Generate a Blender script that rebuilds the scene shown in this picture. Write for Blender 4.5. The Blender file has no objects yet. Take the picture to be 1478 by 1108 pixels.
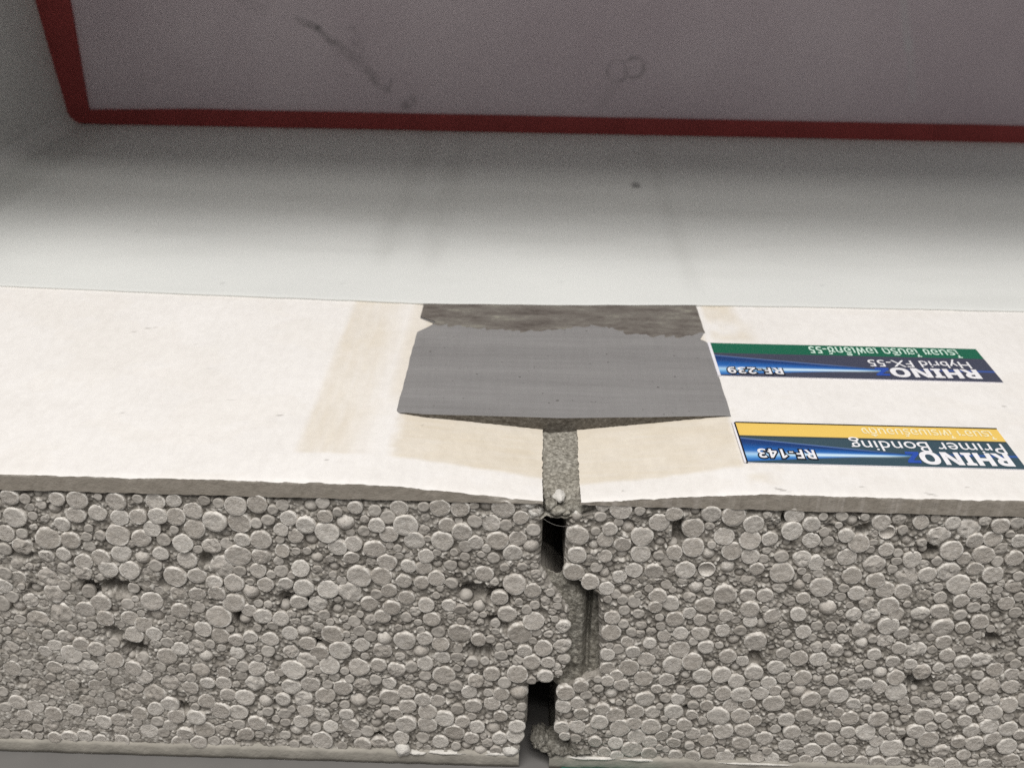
import bpy, math, random
import numpy as np
from mathutils import Matrix, Vector

# ------------------------------------------------------------------ camera, world, lamps, exposure
scene = bpy.context.scene
COL = scene.collection
MM = 0.001

cam_data = bpy.data.cameras.new("camera")
cam = bpy.data.objects.new("camera", cam_data)
COL.objects.link(cam)
cam.matrix_world = Matrix(((0.99954506, -0.02442867, 0.01768923, -0.00682748),
                           (0.02707883, 0.46858143, -0.88300520, -0.17053655),
                           (0.01328180, 0.88308249, 0.46902975, 0.11334715),
                           (0, 0, 0, 1)))
cam_data.sensor_width = 36.0
cam_data.lens = 36.0 * 1500.0 / 1478.0
cam_data.clip_start = 0.005
cam_data.clip_end = 20.0
cam_data.dof.use_dof = True
cam_data.dof.focus_distance = 0.212
cam_data.dof.aperture_fstop = 30.0
scene.camera = cam

world = bpy.data.worlds.new("World")
scene.world = world
world.use_nodes = True
bg = world.node_tree.nodes["Background"]
bg.inputs[0].default_value = (1.0, 0.985, 0.97, 1)
bg.inputs[1].default_value = 0.27


def lamp(name, loc, target, sx, sy, power, color):
    d = bpy.data.lights.new(name, 'AREA')
    d.shape = 'RECTANGLE'
    d.size, d.size_y = sx, sy
    d.energy = power
    d.color = color
    o = bpy.data.objects.new(name, d)
    COL.objects.link(o)
    o.location = loc
    o.rotation_euler = (Vector(target) - Vector(loc)).to_track_quat('-Z', 'Y').to_euler()
    return o


# a ceiling lamp in front of the sample and a wide bright ceiling opening nearly overhead
lamp("ceiling_lamp", (-0.30, -1.10, 1.55), (0, 0.1, 0), 1.3, 0.07, 9.0, (1.0, 0.96, 0.905))
lamp("ceiling_opening", (-0.20, -0.66, 1.85), (0, 0.1, 0), 1.5, 0.52, 34.0, (1.0, 0.97, 0.935))

scene.view_settings.view_transform = 'Standard'
scene.view_settings.look = 'None'
scene.view_settings.exposure = 0.0
scene.view_settings.gamma = 1.0
scene.view_settings.use_curve_mapping = False
scene.render.film_transparent = False
scene.cycles.use_denoising = False      # keep the crisp grain of the cut face
scene.cycles.use_adaptive_sampling = False
scene.cycles.caustics_reflective = False
scene.cycles.caustics_refractive = False

rng = np.random.default_rng(11)
random.seed(5)


# ------------------------------------------------------------------ numeric helpers
def vnoise(x, y, seed=0):
    xi = np.floor(x).astype(np.int64)
    yi = np.floor(y).astype(np.int64)
    fx = x - xi
    fy = y - yi
    fx = fx * fx * (3 - 2 * fx)
    fy = fy * fy * (3 - 2 * fy)

    def h(a, b):
        n = (a * 374761393 + b * 668265263 + seed * 1442695041) & 0x7fffffff
        n = ((n ^ (n >> 13)) * 1274126177) & 0x7fffffff
        n = (n ^ (n >> 16)) & 0x7fffffff
        return (n % 100003) / 100003.0
    a = h(xi, yi)
    b = h(xi + 1, yi)
    c = h(xi, yi + 1)
    d = h(xi + 1, yi + 1)
    return (a * (1 - fx) + b * fx) * (1 - fy) + (c * (1 - fx) + d * fx) * fy


def fbm(x, y, seed=0, octaves=4):
    t = np.zeros(np.broadcast(x, y).shape)
    amp, tot = 1.0, 0.0
    x = np.asarray(x, float) + 500.0
    y = np.asarray(y, float) + 500.0
    for k in range(octaves):
        t = t + amp * vnoise(x * 2 ** k, y * 2 ** k, seed + 17 * k)
        tot += amp
        amp *= 0.55
    return t / tot - 0.5


def sstep(a, b, x):
    t = np.clip((x - a) / (b - a), 0, 1)
    return t * t * (3 - 2 * t)


def lin(c):
    c = np.asarray(c, float) / 255.0
    return np.where(c <= 0.04045, c / 12.92, ((c + 0.055) / 1.055) ** 2.4)


# ------------------------------------------------------------------ object helpers
def tag(o, label=None, cat=None, group=None, kind=None):
    if label:
        o["label"] = label
    if cat:
        o["category"] = cat
    if group:
        o["group"] = group
    if kind:
        o["kind"] = kind
    return o


def empty(name, loc=(0, 0, 0)):
    o = bpy.data.objects.new(name, None)
    o.empty_display_size = 0.01
    COL.objects.link(o)
    o.location = loc
    return o


def link(name, me, parent=None):
    o = bpy.data.objects.new(name, me)
    COL.objects.link(o)
    if parent is not None:
        o.parent = parent
        o.matrix_parent_inverse = parent.matrix_basis.inverted()
    return o


def mesh(name, verts, faces, mats, smooth=True, mat_idx=None, attrs=None):
    """verts in metres (n,3); faces: list of (m,k) int arrays"""
    me = bpy.data.meshes.new(name)
    v = np.asarray(verts, float)
    fl = [np.asarray(f, np.int32) for f in faces if len(f)]
    loops = np.concatenate([f.ravel() for f in fl])
    sizes = np.concatenate([np.full(len(f), f.shape[1], np.int32) for f in fl])
    starts = np.concatenate([[0], np.cumsum(sizes)[:-1]]).astype(np.int32)
    me.vertices.add(len(v))
    me.vertices.foreach_set("co", v.astype(np.float32).ravel())
    me.loops.add(len(loops))
    me.loops.foreach_set("vertex_index", loops)
    me.polygons.add(len(sizes))
    me.polygons.foreach_set("loop_start", starts)
    me.polygons.foreach_set("use_smooth", np.full(len(sizes), smooth))
    for m in (mats if isinstance(mats, (list, tuple)) else [mats]):
        me.materials.append(m)
    if mat_idx is not None:
        me.polygons.foreach_set("material_index", np.asarray(mat_idx, np.int32))
    me.update(calc_edges=True)
    me.validate()
    if attrs:
        for an, arr in attrs.items():
            arr = np.asarray(arr, float)
            if arr.ndim == 1:
                a = me.attributes.new(an, 'FLOAT', 'POINT')
                a.data.foreach_set("value", arr.astype(np.float32))
            else:
                a = me.attributes.new(an, 'FLOAT_COLOR', 'POINT')
                rgba = np.ones((len(arr), 4), np.float32)
                rgba[:, :3] = arr
                a.data.foreach_set("color", rgba.ravel())
    return me


def grid_faces(nu, nv, off=0, flip=False):
    """vertex index = off + i*nv + j"""
    i, j = np.meshgrid(np.arange(nu - 1), np.arange(nv - 1), indexing='ij')
    a = off + i * nv + j
    f = np.stack([a, a + nv, a + nv + 1, a + 1], -1).reshape(-1, 4)
    return f[:, ::-1] if flip else f


def box_mesh(name, x0, x1, y0, y1, z0, z1, mat, bevel=0.0):
    import bmesh
    bm = bmesh.new()
    bmesh.ops.create_cube(bm, size=1.0)
    for v in bm.verts:
        v.co = Vector(((x0 + x1) / 2 + v.co.x * (x1 - x0), (y0 + y1) / 2 + v.co.y * (y1 - y0),
                       (z0 + z1) / 2 + v.co.z * (z1 - z0)))
    if bevel:
        bmesh.ops.bevel(bm, geom=bm.edges[:], offset=bevel, segments=2, affect='EDGES', profile=0.5)
    me = bpy.data.meshes.new(name)
    bm.to_mesh(me)
    bm.free()
    me.materials.append(mat)
    return me


# ------------------------------------------------------------------ materials
class NT:
    def __init__(self, name, rough=0.8, spec=0.3):
        self.m = bpy.data.materials.new(name)
        self.m.use_nodes = True
        self.t = self.m.node_tree
        self.n = self.t.nodes
        self.b = self.n["Principled BSDF"]
        self.b.inputs["Roughness"].default_value = rough
        self.b.inputs["Specular IOR Level"].default_value = spec
        self.co = self.n.new("ShaderNodeTexCoord").outputs["Object"]

    def L(self, a, b):
        self.t.links.new(a, b)

    def noise(self, scale, detail=3.0, rough=0.6, stretch=None, vec=None):
        nz = self.n.new("ShaderNodeTexNoise")
        nz.inputs["Scale"].default_value = scale
        nz.inputs["Detail"].default_value = detail
        nz.inputs["Roughness"].default_value = rough
        v = vec or self.co
        if stretch:
            mp = self.n.new("ShaderNodeMapping")
            if len(stretch) == 6:
                mp.inputs["Rotation"].default_value = stretch[3:]
            mp.inputs["Scale"].default_value = stretch[:3]
            self.L(v, mp.inputs["Vector"])
            v = mp.outputs["Vector"]
        self.L(v, nz.inputs["Vector"])
        return nz.outputs["Fac"]

    def ramp(self, fac, stops):
        r = self.n.new("ShaderNodeValToRGB")
        e = r.color_ramp.elements
        e[0].position, e[0].color = stops[0][0], (*stops[0][1], 1)
        e[1].position, e[1].color = stops[-1][0], (*stops[-1][1], 1)
        for p, c in stops[1:-1]:
            x = e.new(p)
            x.color = (*c, 1)
        self.L(fac, r.inputs["Fac"])
        return r.outputs["Color"]

    def mix(self, fac, a, b, mode='MIX'):
        x = self.n.new("ShaderNodeMix")
        x.data_type = 'RGBA'
        x.blend_type = mode
        for sock, val in ((x.inputs["Factor"], fac), (x.inputs["A"], a), (x.inputs["B"], b)):
            if isinstance(val, (int, float)):
                sock.default_value = val
            elif isinstance(val, (tuple, list, np.ndarray)):
                sock.default_value = (*[float(q) for q in val], 1)
            else:
                self.L(val, sock)
        # the Mix node has several sockets called A and B: use the colour ones
        return x.outputs["Result"]

    def attr(self, name, out="Fac"):
        a = self.n.new("ShaderNodeAttribute")
        a.attribute_name = name
        return a.outputs[out]

    def color(self, c):
        if isinstance(c, (tuple, list, np.ndarray)):
            self.b.inputs["Base Color"].default_value = (*[float(q) for q in c], 1)
        else:
            self.L(c, self.b.inputs["Base Color"])

    def bump(self, fac, dist, strength=1.0):
        bp = self.n.new("ShaderNodeBump")
        bp.inputs["Strength"].default_value = strength
        bp.inputs["Distance"].default_value = dist
        self.L(fac, bp.inputs["Height"])
        prev = self.b.inputs["Normal"]
        if prev.is_linked:
            self.L(prev.links[0].from_socket, bp.inputs["Normal"])
        self.L(bp.outputs["Normal"], prev)


def _mix_fix(nt, fac, a, b, mode='MIX'):
    x = nt.n.new("ShaderNodeMix")
    x.data_type = 'RGBA'
    x.blend_type = mode
    fs = [s for s in x.inputs if s.name == "Factor" and s.type == 'VALUE'][0]
    sa = [s for s in x.inputs if s.name == "A" and s.type == 'RGBA'][0]
    sb = [s for s in x.inputs if s.name == "B" and s.type == 'RGBA'][0]
    for sock, val in ((fs, fac), (sa, a), (sb, b)):
        if isinstance(val, (int, float)):
            sock.default_value = val
        elif isinstance(val, (tuple, list, np.ndarray)):
            sock.default_value = (*[float(q) for q in val], 1)
        else:
            nt.L(val, sock)
    return [s for s in x.outputs if s.type == 'RGBA'][0]


NT.mix = _mix_fix


def mat_bead():
    t = NT("expanded_bead", 0.75, 0.25)
    info = t.n.new("ShaderNodeObjectInfo").outputs["Random"]
    off = t.n.new("ShaderNodeVectorMath")
    off.operation = 'ADD'
    t.L(t.co, off.inputs[0])
    sc = t.n.new("ShaderNodeVectorMath")
    sc.operation = 'SCALE'
    sc.inputs[0].default_value = (37.0, 53.0, 71.0)
    t.L(info, sc.inputs["Scale"])
    t.L(sc.outputs[0], off.inputs[1])
    vec = off.outputs[0]
    base = t.ramp(info, [(0.0, (0.52, 0.485, 0.44)), (0.5, (0.62, 0.585, 0.54)), (1.0, (0.73, 0.70, 0.655))])
    c = t.mix(0.75, base, t.ramp(t.noise(3.2, 4, 0.7, None, vec), [(0.30, (0.60, 0.575, 0.54)), (0.62, (1, 1, 1))]), 'MULTIPLY')
    # cement skin round the rim, its colour lightened to paint in the rim highlight
    xz = t.n.new("ShaderNodeVectorMath")
    xz.operation = 'MULTIPLY'
    xz.inputs[1].default_value = (1, 0, 1)
    t.L(t.co, xz.inputs[0])
    ln = t.n.new("ShaderNodeVectorMath")
    ln.operation = 'LENGTH'
    t.L(xz.outputs[0], ln.inputs[0])
    rim = t.ramp(ln.outputs["Value"], [(0.80, (0, 0, 0)), (0.91, (0.95, 0.95, 0.95)), (1.0, (0.7, 0.7, 0.7))])
    rn = t.mix(1.0, rim, t.ramp(t.noise(2.2, 2, 0.5, None, vec), [(0.40, (0, 0, 0)), (0.60, (1, 1, 1))]), 'MULTIPLY')
    c = t.mix(rn, c, (0.86, 0.83, 0.78))
    t.color(c)
    t.bump(t.noise(3.5, 5, 0.68, None, vec), 0.00030, 0.8)
    t.bump(t.noise(11, 3, 0.65, None, vec), 0.00010, 0.9)
    return t.m


def mat_bead_mass():
    t = NT("expanded_bead_small", 0.75, 0.25)
    base = t.ramp(t.noise(120, 1, 0.5), [(0.3, (0.46, 0.43, 0.39)), (0.7, (0.64, 0.61, 0.565))])
    nz = t.noise(1500, 3, 0.65)
    t.color(t.mix(0.55, base, t.ramp(nz, [(0.25, (0.42, 0.40, 0.38)), (0.75, (1, 1, 1))]), 'MULTIPLY'))
    t.bump(t.noise(900, 4, 0.6), 0.00022, 0.9)
    return t.m


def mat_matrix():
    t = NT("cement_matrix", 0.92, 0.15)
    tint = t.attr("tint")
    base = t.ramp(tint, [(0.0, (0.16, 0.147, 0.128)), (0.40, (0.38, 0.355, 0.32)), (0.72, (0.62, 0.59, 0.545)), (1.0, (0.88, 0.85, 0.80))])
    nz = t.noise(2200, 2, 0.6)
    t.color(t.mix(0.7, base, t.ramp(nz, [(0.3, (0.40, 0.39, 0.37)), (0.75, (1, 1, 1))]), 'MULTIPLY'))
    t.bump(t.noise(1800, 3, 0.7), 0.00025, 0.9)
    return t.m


def mat_board_face():
    t = NT("fibre_cement_face", 0.8, 0.2)
    st = t.attr("stain_tone")
    dk = t.attr("speck")
    white = t.ramp(t.noise(45, 4, 0.6), [(0.32, (0.785, 0.765, 0.745)), (0.68, (0.83, 0.812, 0.797))])
    tan = t.ramp(t.noise(110, 4, 0.65), [(0.3, (0.665, 0.60, 0.495)), (0.7, (0.715, 0.65, 0.545))])
    c = t.mix(st, white, tan)
    c = t.mix(dk, c, (0.16, 0.14, 0.12))
    fine = t.noise(520, 3, 0.7, (1.0, 0.45, 1.0))
    fib = t.noise(300, 4, 0.8, (0.22, 1.6, 1.0, 0, 0, 0.5))
    c = t.mix(t.ramp(fib, [(0.66, (0, 0, 0)), (0.74, (0.30, 0.30, 0.30))]), c, (0.50, 0.47, 0.43))
    c = t.mix(0.22, c, t.ramp(fine, [(0.3, (0.72, 0.70, 0.68)), (0.62, (1, 1, 1))]), 'MULTIPLY')
    t.color(c)
    t.bump(t.noise(700, 4, 0.65), 0.00012, 0.7)
    t.bump(t.noise(90, 3, 0.5), 0.0004, 0.35)
    return t.m


def mat_board_edge(scratch):
    t = NT("fibre_cement_edge", 0.9, 0.15)
    n1 = t.noise(380, 4, 0.7)
    base = t.ramp(n1, [(0.25, (0.265, 0.237, 0.20)), (0.75, (0.39, 0.355, 0.31))])
    ch = t.attr("chip")
    if scratch:
        s = t.noise(420, 3, 0.6, (1.0, 0.05, 0.05, 0, 0.28, 0))
        lines = t.ramp(s, [(0.50, (0, 0, 0)), (0.66, (0.85, 0.85, 0.85))])
        base = t.mix(lines, base, (0.46, 0.425, 0.385))
        t.bump(s, 0.0006, 0.8)
    base = t.mix(ch, base, (0.66, 0.62, 0.56))
    t.color(base)
    t.bump(t.noise(900, 4, 0.7), 0.00018, 0.9)
    return t.m


def mat_filler():
    t = NT("grey_filler", 0.55, 0.4)
    s = t.noise(60, 5, 0.65, (0.16, 1.6, 1.0))
    a = t.ramp(s, [(0.3, (0.225, 0.220, 0.221)), (0.55, (0.262, 0.257, 0.258)), (0.75, (0.298, 0.293, 0.293))])
    f = t.noise(420, 4, 0.7, (0.06, 1.5, 1.0))
    a = t.mix(0.24, a, t.ramp(f, [(0.32, (0.66, 0.65, 0.64)), (0.66, (1, 1, 1))]), 'MULTIPLY')
    w = t.noise(420, 3, 0.7, (1.5, 0.10, 1.0))
    a = t.mix(0.15, a, t.ramp(w, [(0.32, (0.66, 0.65, 0.64)), (0.66, (1, 1, 1))]), 'MULTIPLY')
    p = t.noise(900, 1, 0.4)
    a = t.mix(t.ramp(p, [(0.74, (0, 0, 0)), (0.78, (0.7, 0.7, 0.7))]), a, (0.07, 0.065, 0.06))
    t.color(a)
    t.bump(s, 0.0005, 0.4)
    t.bump(f, 0.00012, 0.7)
    return t.m


def mat_filler_edge():
    t = NT("grey_filler_cut", 0.95, 0.1)
    t.color(t.ramp(t.noise(1300, 3, 0.7), [(0.3, (0.075, 0.066, 0.055)), (0.62, (0.15, 0.138, 0.12)), (0.8, (0.24, 0.225, 0.20))]))
    t.bump(t.noise(1500, 3, 0.7), 0.0003, 1.0)
    return t.m


def mat_rough_band():
    t = NT("worn_filler", 0.85, 0.2)
    s = t.noise(260, 5, 0.75, (0.32, 0.9, 1.0))
    a = t.ramp(s, [(0.34, (0.11, 0.095, 0.086)), (0.48, (0.165, 0.149, 0.135)), (0.58, (0.20, 0.186, 0.168)), (0.70, (0.31, 0.30, 0.25))])
    f = t.noise(900, 3, 0.7)
    t.color(t.mix(0.4, a, t.ramp(f, [(0.3, (0.6, 0.58, 0.56)), (0.7, (1, 1, 1))]), 'MULTIPLY'))
    t.bump(f, 0.0002, 0.8)
    return t.m


def mat_mortar(name, k=1.0):
    t = NT(name, 0.95, 0.12)
    a = t.ramp(t.noise(1100, 3, 0.75), [(0.3, (0.085 * k, 0.078 * k, 0.066 * k)), (0.5, (0.20 * k, 0.19 * k, 0.166 * k)), (0.72, (0.40 * k, 0.385 * k, 0.345 * k))])
    t.color(t.mix(0.5, a, t.ramp(t.noise(130, 3, 0.6), [(0.35, (0.68, 0.66, 0.62)), (0.65, (1, 1, 1))]), 'MULTIPLY'))
    t.bump(t.noise(1300, 3, 0.7), 0.0004, 1.0)
    return t.m


def mat_coat():
    t = NT("skim_coat", 0.55, 0.3)
    st = t.attr("stain_tone")
    sp = t.attr("speck")
    base = t.ramp(t.noise(16, 4, 0.55), [(0.3, (0.69, 0.705, 0.693)), (0.7, (0.735, 0.75, 0.735))])
    c = t.mix(st, base, (0.40, 0.405, 0.385))
    c = t.mix(sp, c, (0.06, 0.06, 0.065))
    t.color(c)
    t.bump(t.noise(26, 4, 0.55, (1.0, 0.6, 1.0)), 0.0012, 0.25)
    t.bump(t.noise(600, 3, 0.6), 0.00005, 0.5)
    return t.m


def mat_wall_panel():
    t = NT("grey_panel", 0.38, 0.5)
    d = t.attr("stain_tone")
    w = t.attr("streak")
    base = t.ramp(t.noise(14, 3, 0.5), [(0.3, (0.55, 0.46, 0.505)), (0.7, (0.66, 0.575, 0.615))])
    c = t.mix(d, base, (0.10, 0.095, 0.095))
    c = t.mix(w, c, (0.62, 0.60, 0.62))
    t.color(c)
    t.bump(t.noise(120, 4, 0.6), 0.0002, 0.4)
    return t.m


def mat_simple(name, c, rough, nscale, var, bump=0.0, spec=0.3):
    t = NT(name, rough, spec)
    c = np.asarray(c, float)
    t.color(t.ramp(t.noise(nscale, 4, 0.6), [(0.3, tuple(c * (1 - var))), (0.7, tuple(c * (1 + var)))]))
    if bump:
        t.bump(t.noise(nscale * 6, 3, 0.6), bump, 0.8)
    return t.m


def mat_print():
    t = NT("printed_paper", 0.38, 0.4)
    t.color(t.attr("print", "Color"))
    return t.m


def mat_flat(name, c, rough=0.4):
    t = NT(name, rough, 0.35)
    c = np.asarray(c, float)
    t.color(t.ramp(t.noise(900, 2, 0.5), [(0.3, tuple(c * 0.93)), (0.7, tuple(np.minimum(c * 1.04, 0.95)))]))
    return t.m


M_BEAD = mat_bead()
M_BEADM = mat_bead_mass()
M_MATRIX = mat_matrix()
M_FACE = mat_board_face()
M_EDGE_L = mat_board_edge(False)
M_EDGE_R = mat_board_edge(True)
M_FILL = mat_filler()
M_FILLE = mat_filler_edge()
M_BAND = mat_rough_band()
M_MORT = mat_mortar("sand_mortar", 1.5)
M_MORTD = mat_mortar("darker_mortar", 1.25)  # same mortar mix in a slightly darker tone
M_COAT = mat_coat()
M_PANEL = mat_wall_panel()
M_RED = mat_simple("red_paint", (0.29, 0.05, 0.048), 0.6, 60, 0.12, 0.0001)
M_SIDE = mat_simple("side_plaster", (0.60, 0.605, 0.59), 0.8, 25, 0.05, 0.0001)
M_TABLE = mat_simple("grey_tabletop", (0.16, 0.155, 0.15), 0.7, 40, 0.08, 0.00003)
M_LOWB = mat_simple("lower_board", (0.36, 0.34, 0.30), 0.9, 160, 0.16, 0.0002)
M_PASTE = mat_simple("white_paste", (0.68, 0.66, 0.62), 0.85, 500, 0.12, 0.0003)
M_CHUNK = mat_mortar("broken_cement", 0.85)
M_GREEN = mat_simple("green_card", (0.02, 0.16, 0.115), 0.5, 60, 0.08)
M_HAIR = mat_simple("grey_hair", (0.25, 0.24, 0.22), 0.4, 60, 0.05)
M_PRINT = mat_print()
M_WHITE = mat_flat("print_white", (0.86, 0.86, 0.90))
M_BLACK = mat_flat("print_black", (0.012, 0.013, 0.02))
M_BLUE = mat_flat("print_blue", (0.028, 0.085, 0.42))
M_MINT = mat_flat("print_mint", (0.66, 0.86, 0.76))
M_CREAM = mat_flat("print_cream", (0.93, 0.84, 0.55))
M_PAPER = mat_flat("paper_edge", (0.80, 0.79, 0.84), 0.6)

# ------------------------------------------------------------------ the surface below
TABLE_Z = -77.4
link("tabletop", box_mesh("tabletop", -0.5, 0.5, -0.30, 0.55, TABLE_Z * MM - 0.02, TABLE_Z * MM, M_TABLE, 0.002))["kind"] = "structure"

# ------------------------------------------------------------------ the two sandwich panels
BACK = 300.0                       # how far the panels reach back, mm
ZB_TOP, ZB_BOT = -3.9, -73.7       # core between the two face boards, mm
ZL = np.array([[0, -3.9], [-3.1, -3.9], [-11, -3.7], [-20.2, -3.8], [-25.1, -0.9], [-30.5, 2.5], [-45.8, 3.3], [-49.5, 1.8],
               [-50.6, -0.6], [-52.2, -5.7], [-64.8, -5.8], [-70.3, -7.0], [-75, -7.4]])
ZR = np.array([[0, 6.4], [-3.9, 6.4], [-6.1, 6.1], [-7.9, 1.1], [-20.7, 1.0], [-24, 4.8], [-26.6, 8.4], [-48.6, 9.9],
               [-50.3, 6.0], [-52.8, 1.0], [-64.5, 0.6], [-67, 2.9], [-70, 4.2], [-75, 5.0]])


def prof(tab, z):
    x = np.interp(-z, -tab[:, 0], tab[:, 1])
    return x + 0.35 * fbm(z / 1.6, z * 0 + tab[0, 1], 5, 3)


XMIN, XMAX = -206.8, 205.5


def taper(x):
    """how far the board face dips towards the joint, mm"""
    a = np.abs(x)
    t = np.clip(1 - (a - 3.8) / 35.0, 0, 1.0)
    return 3.05 * t ** 1.12


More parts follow.
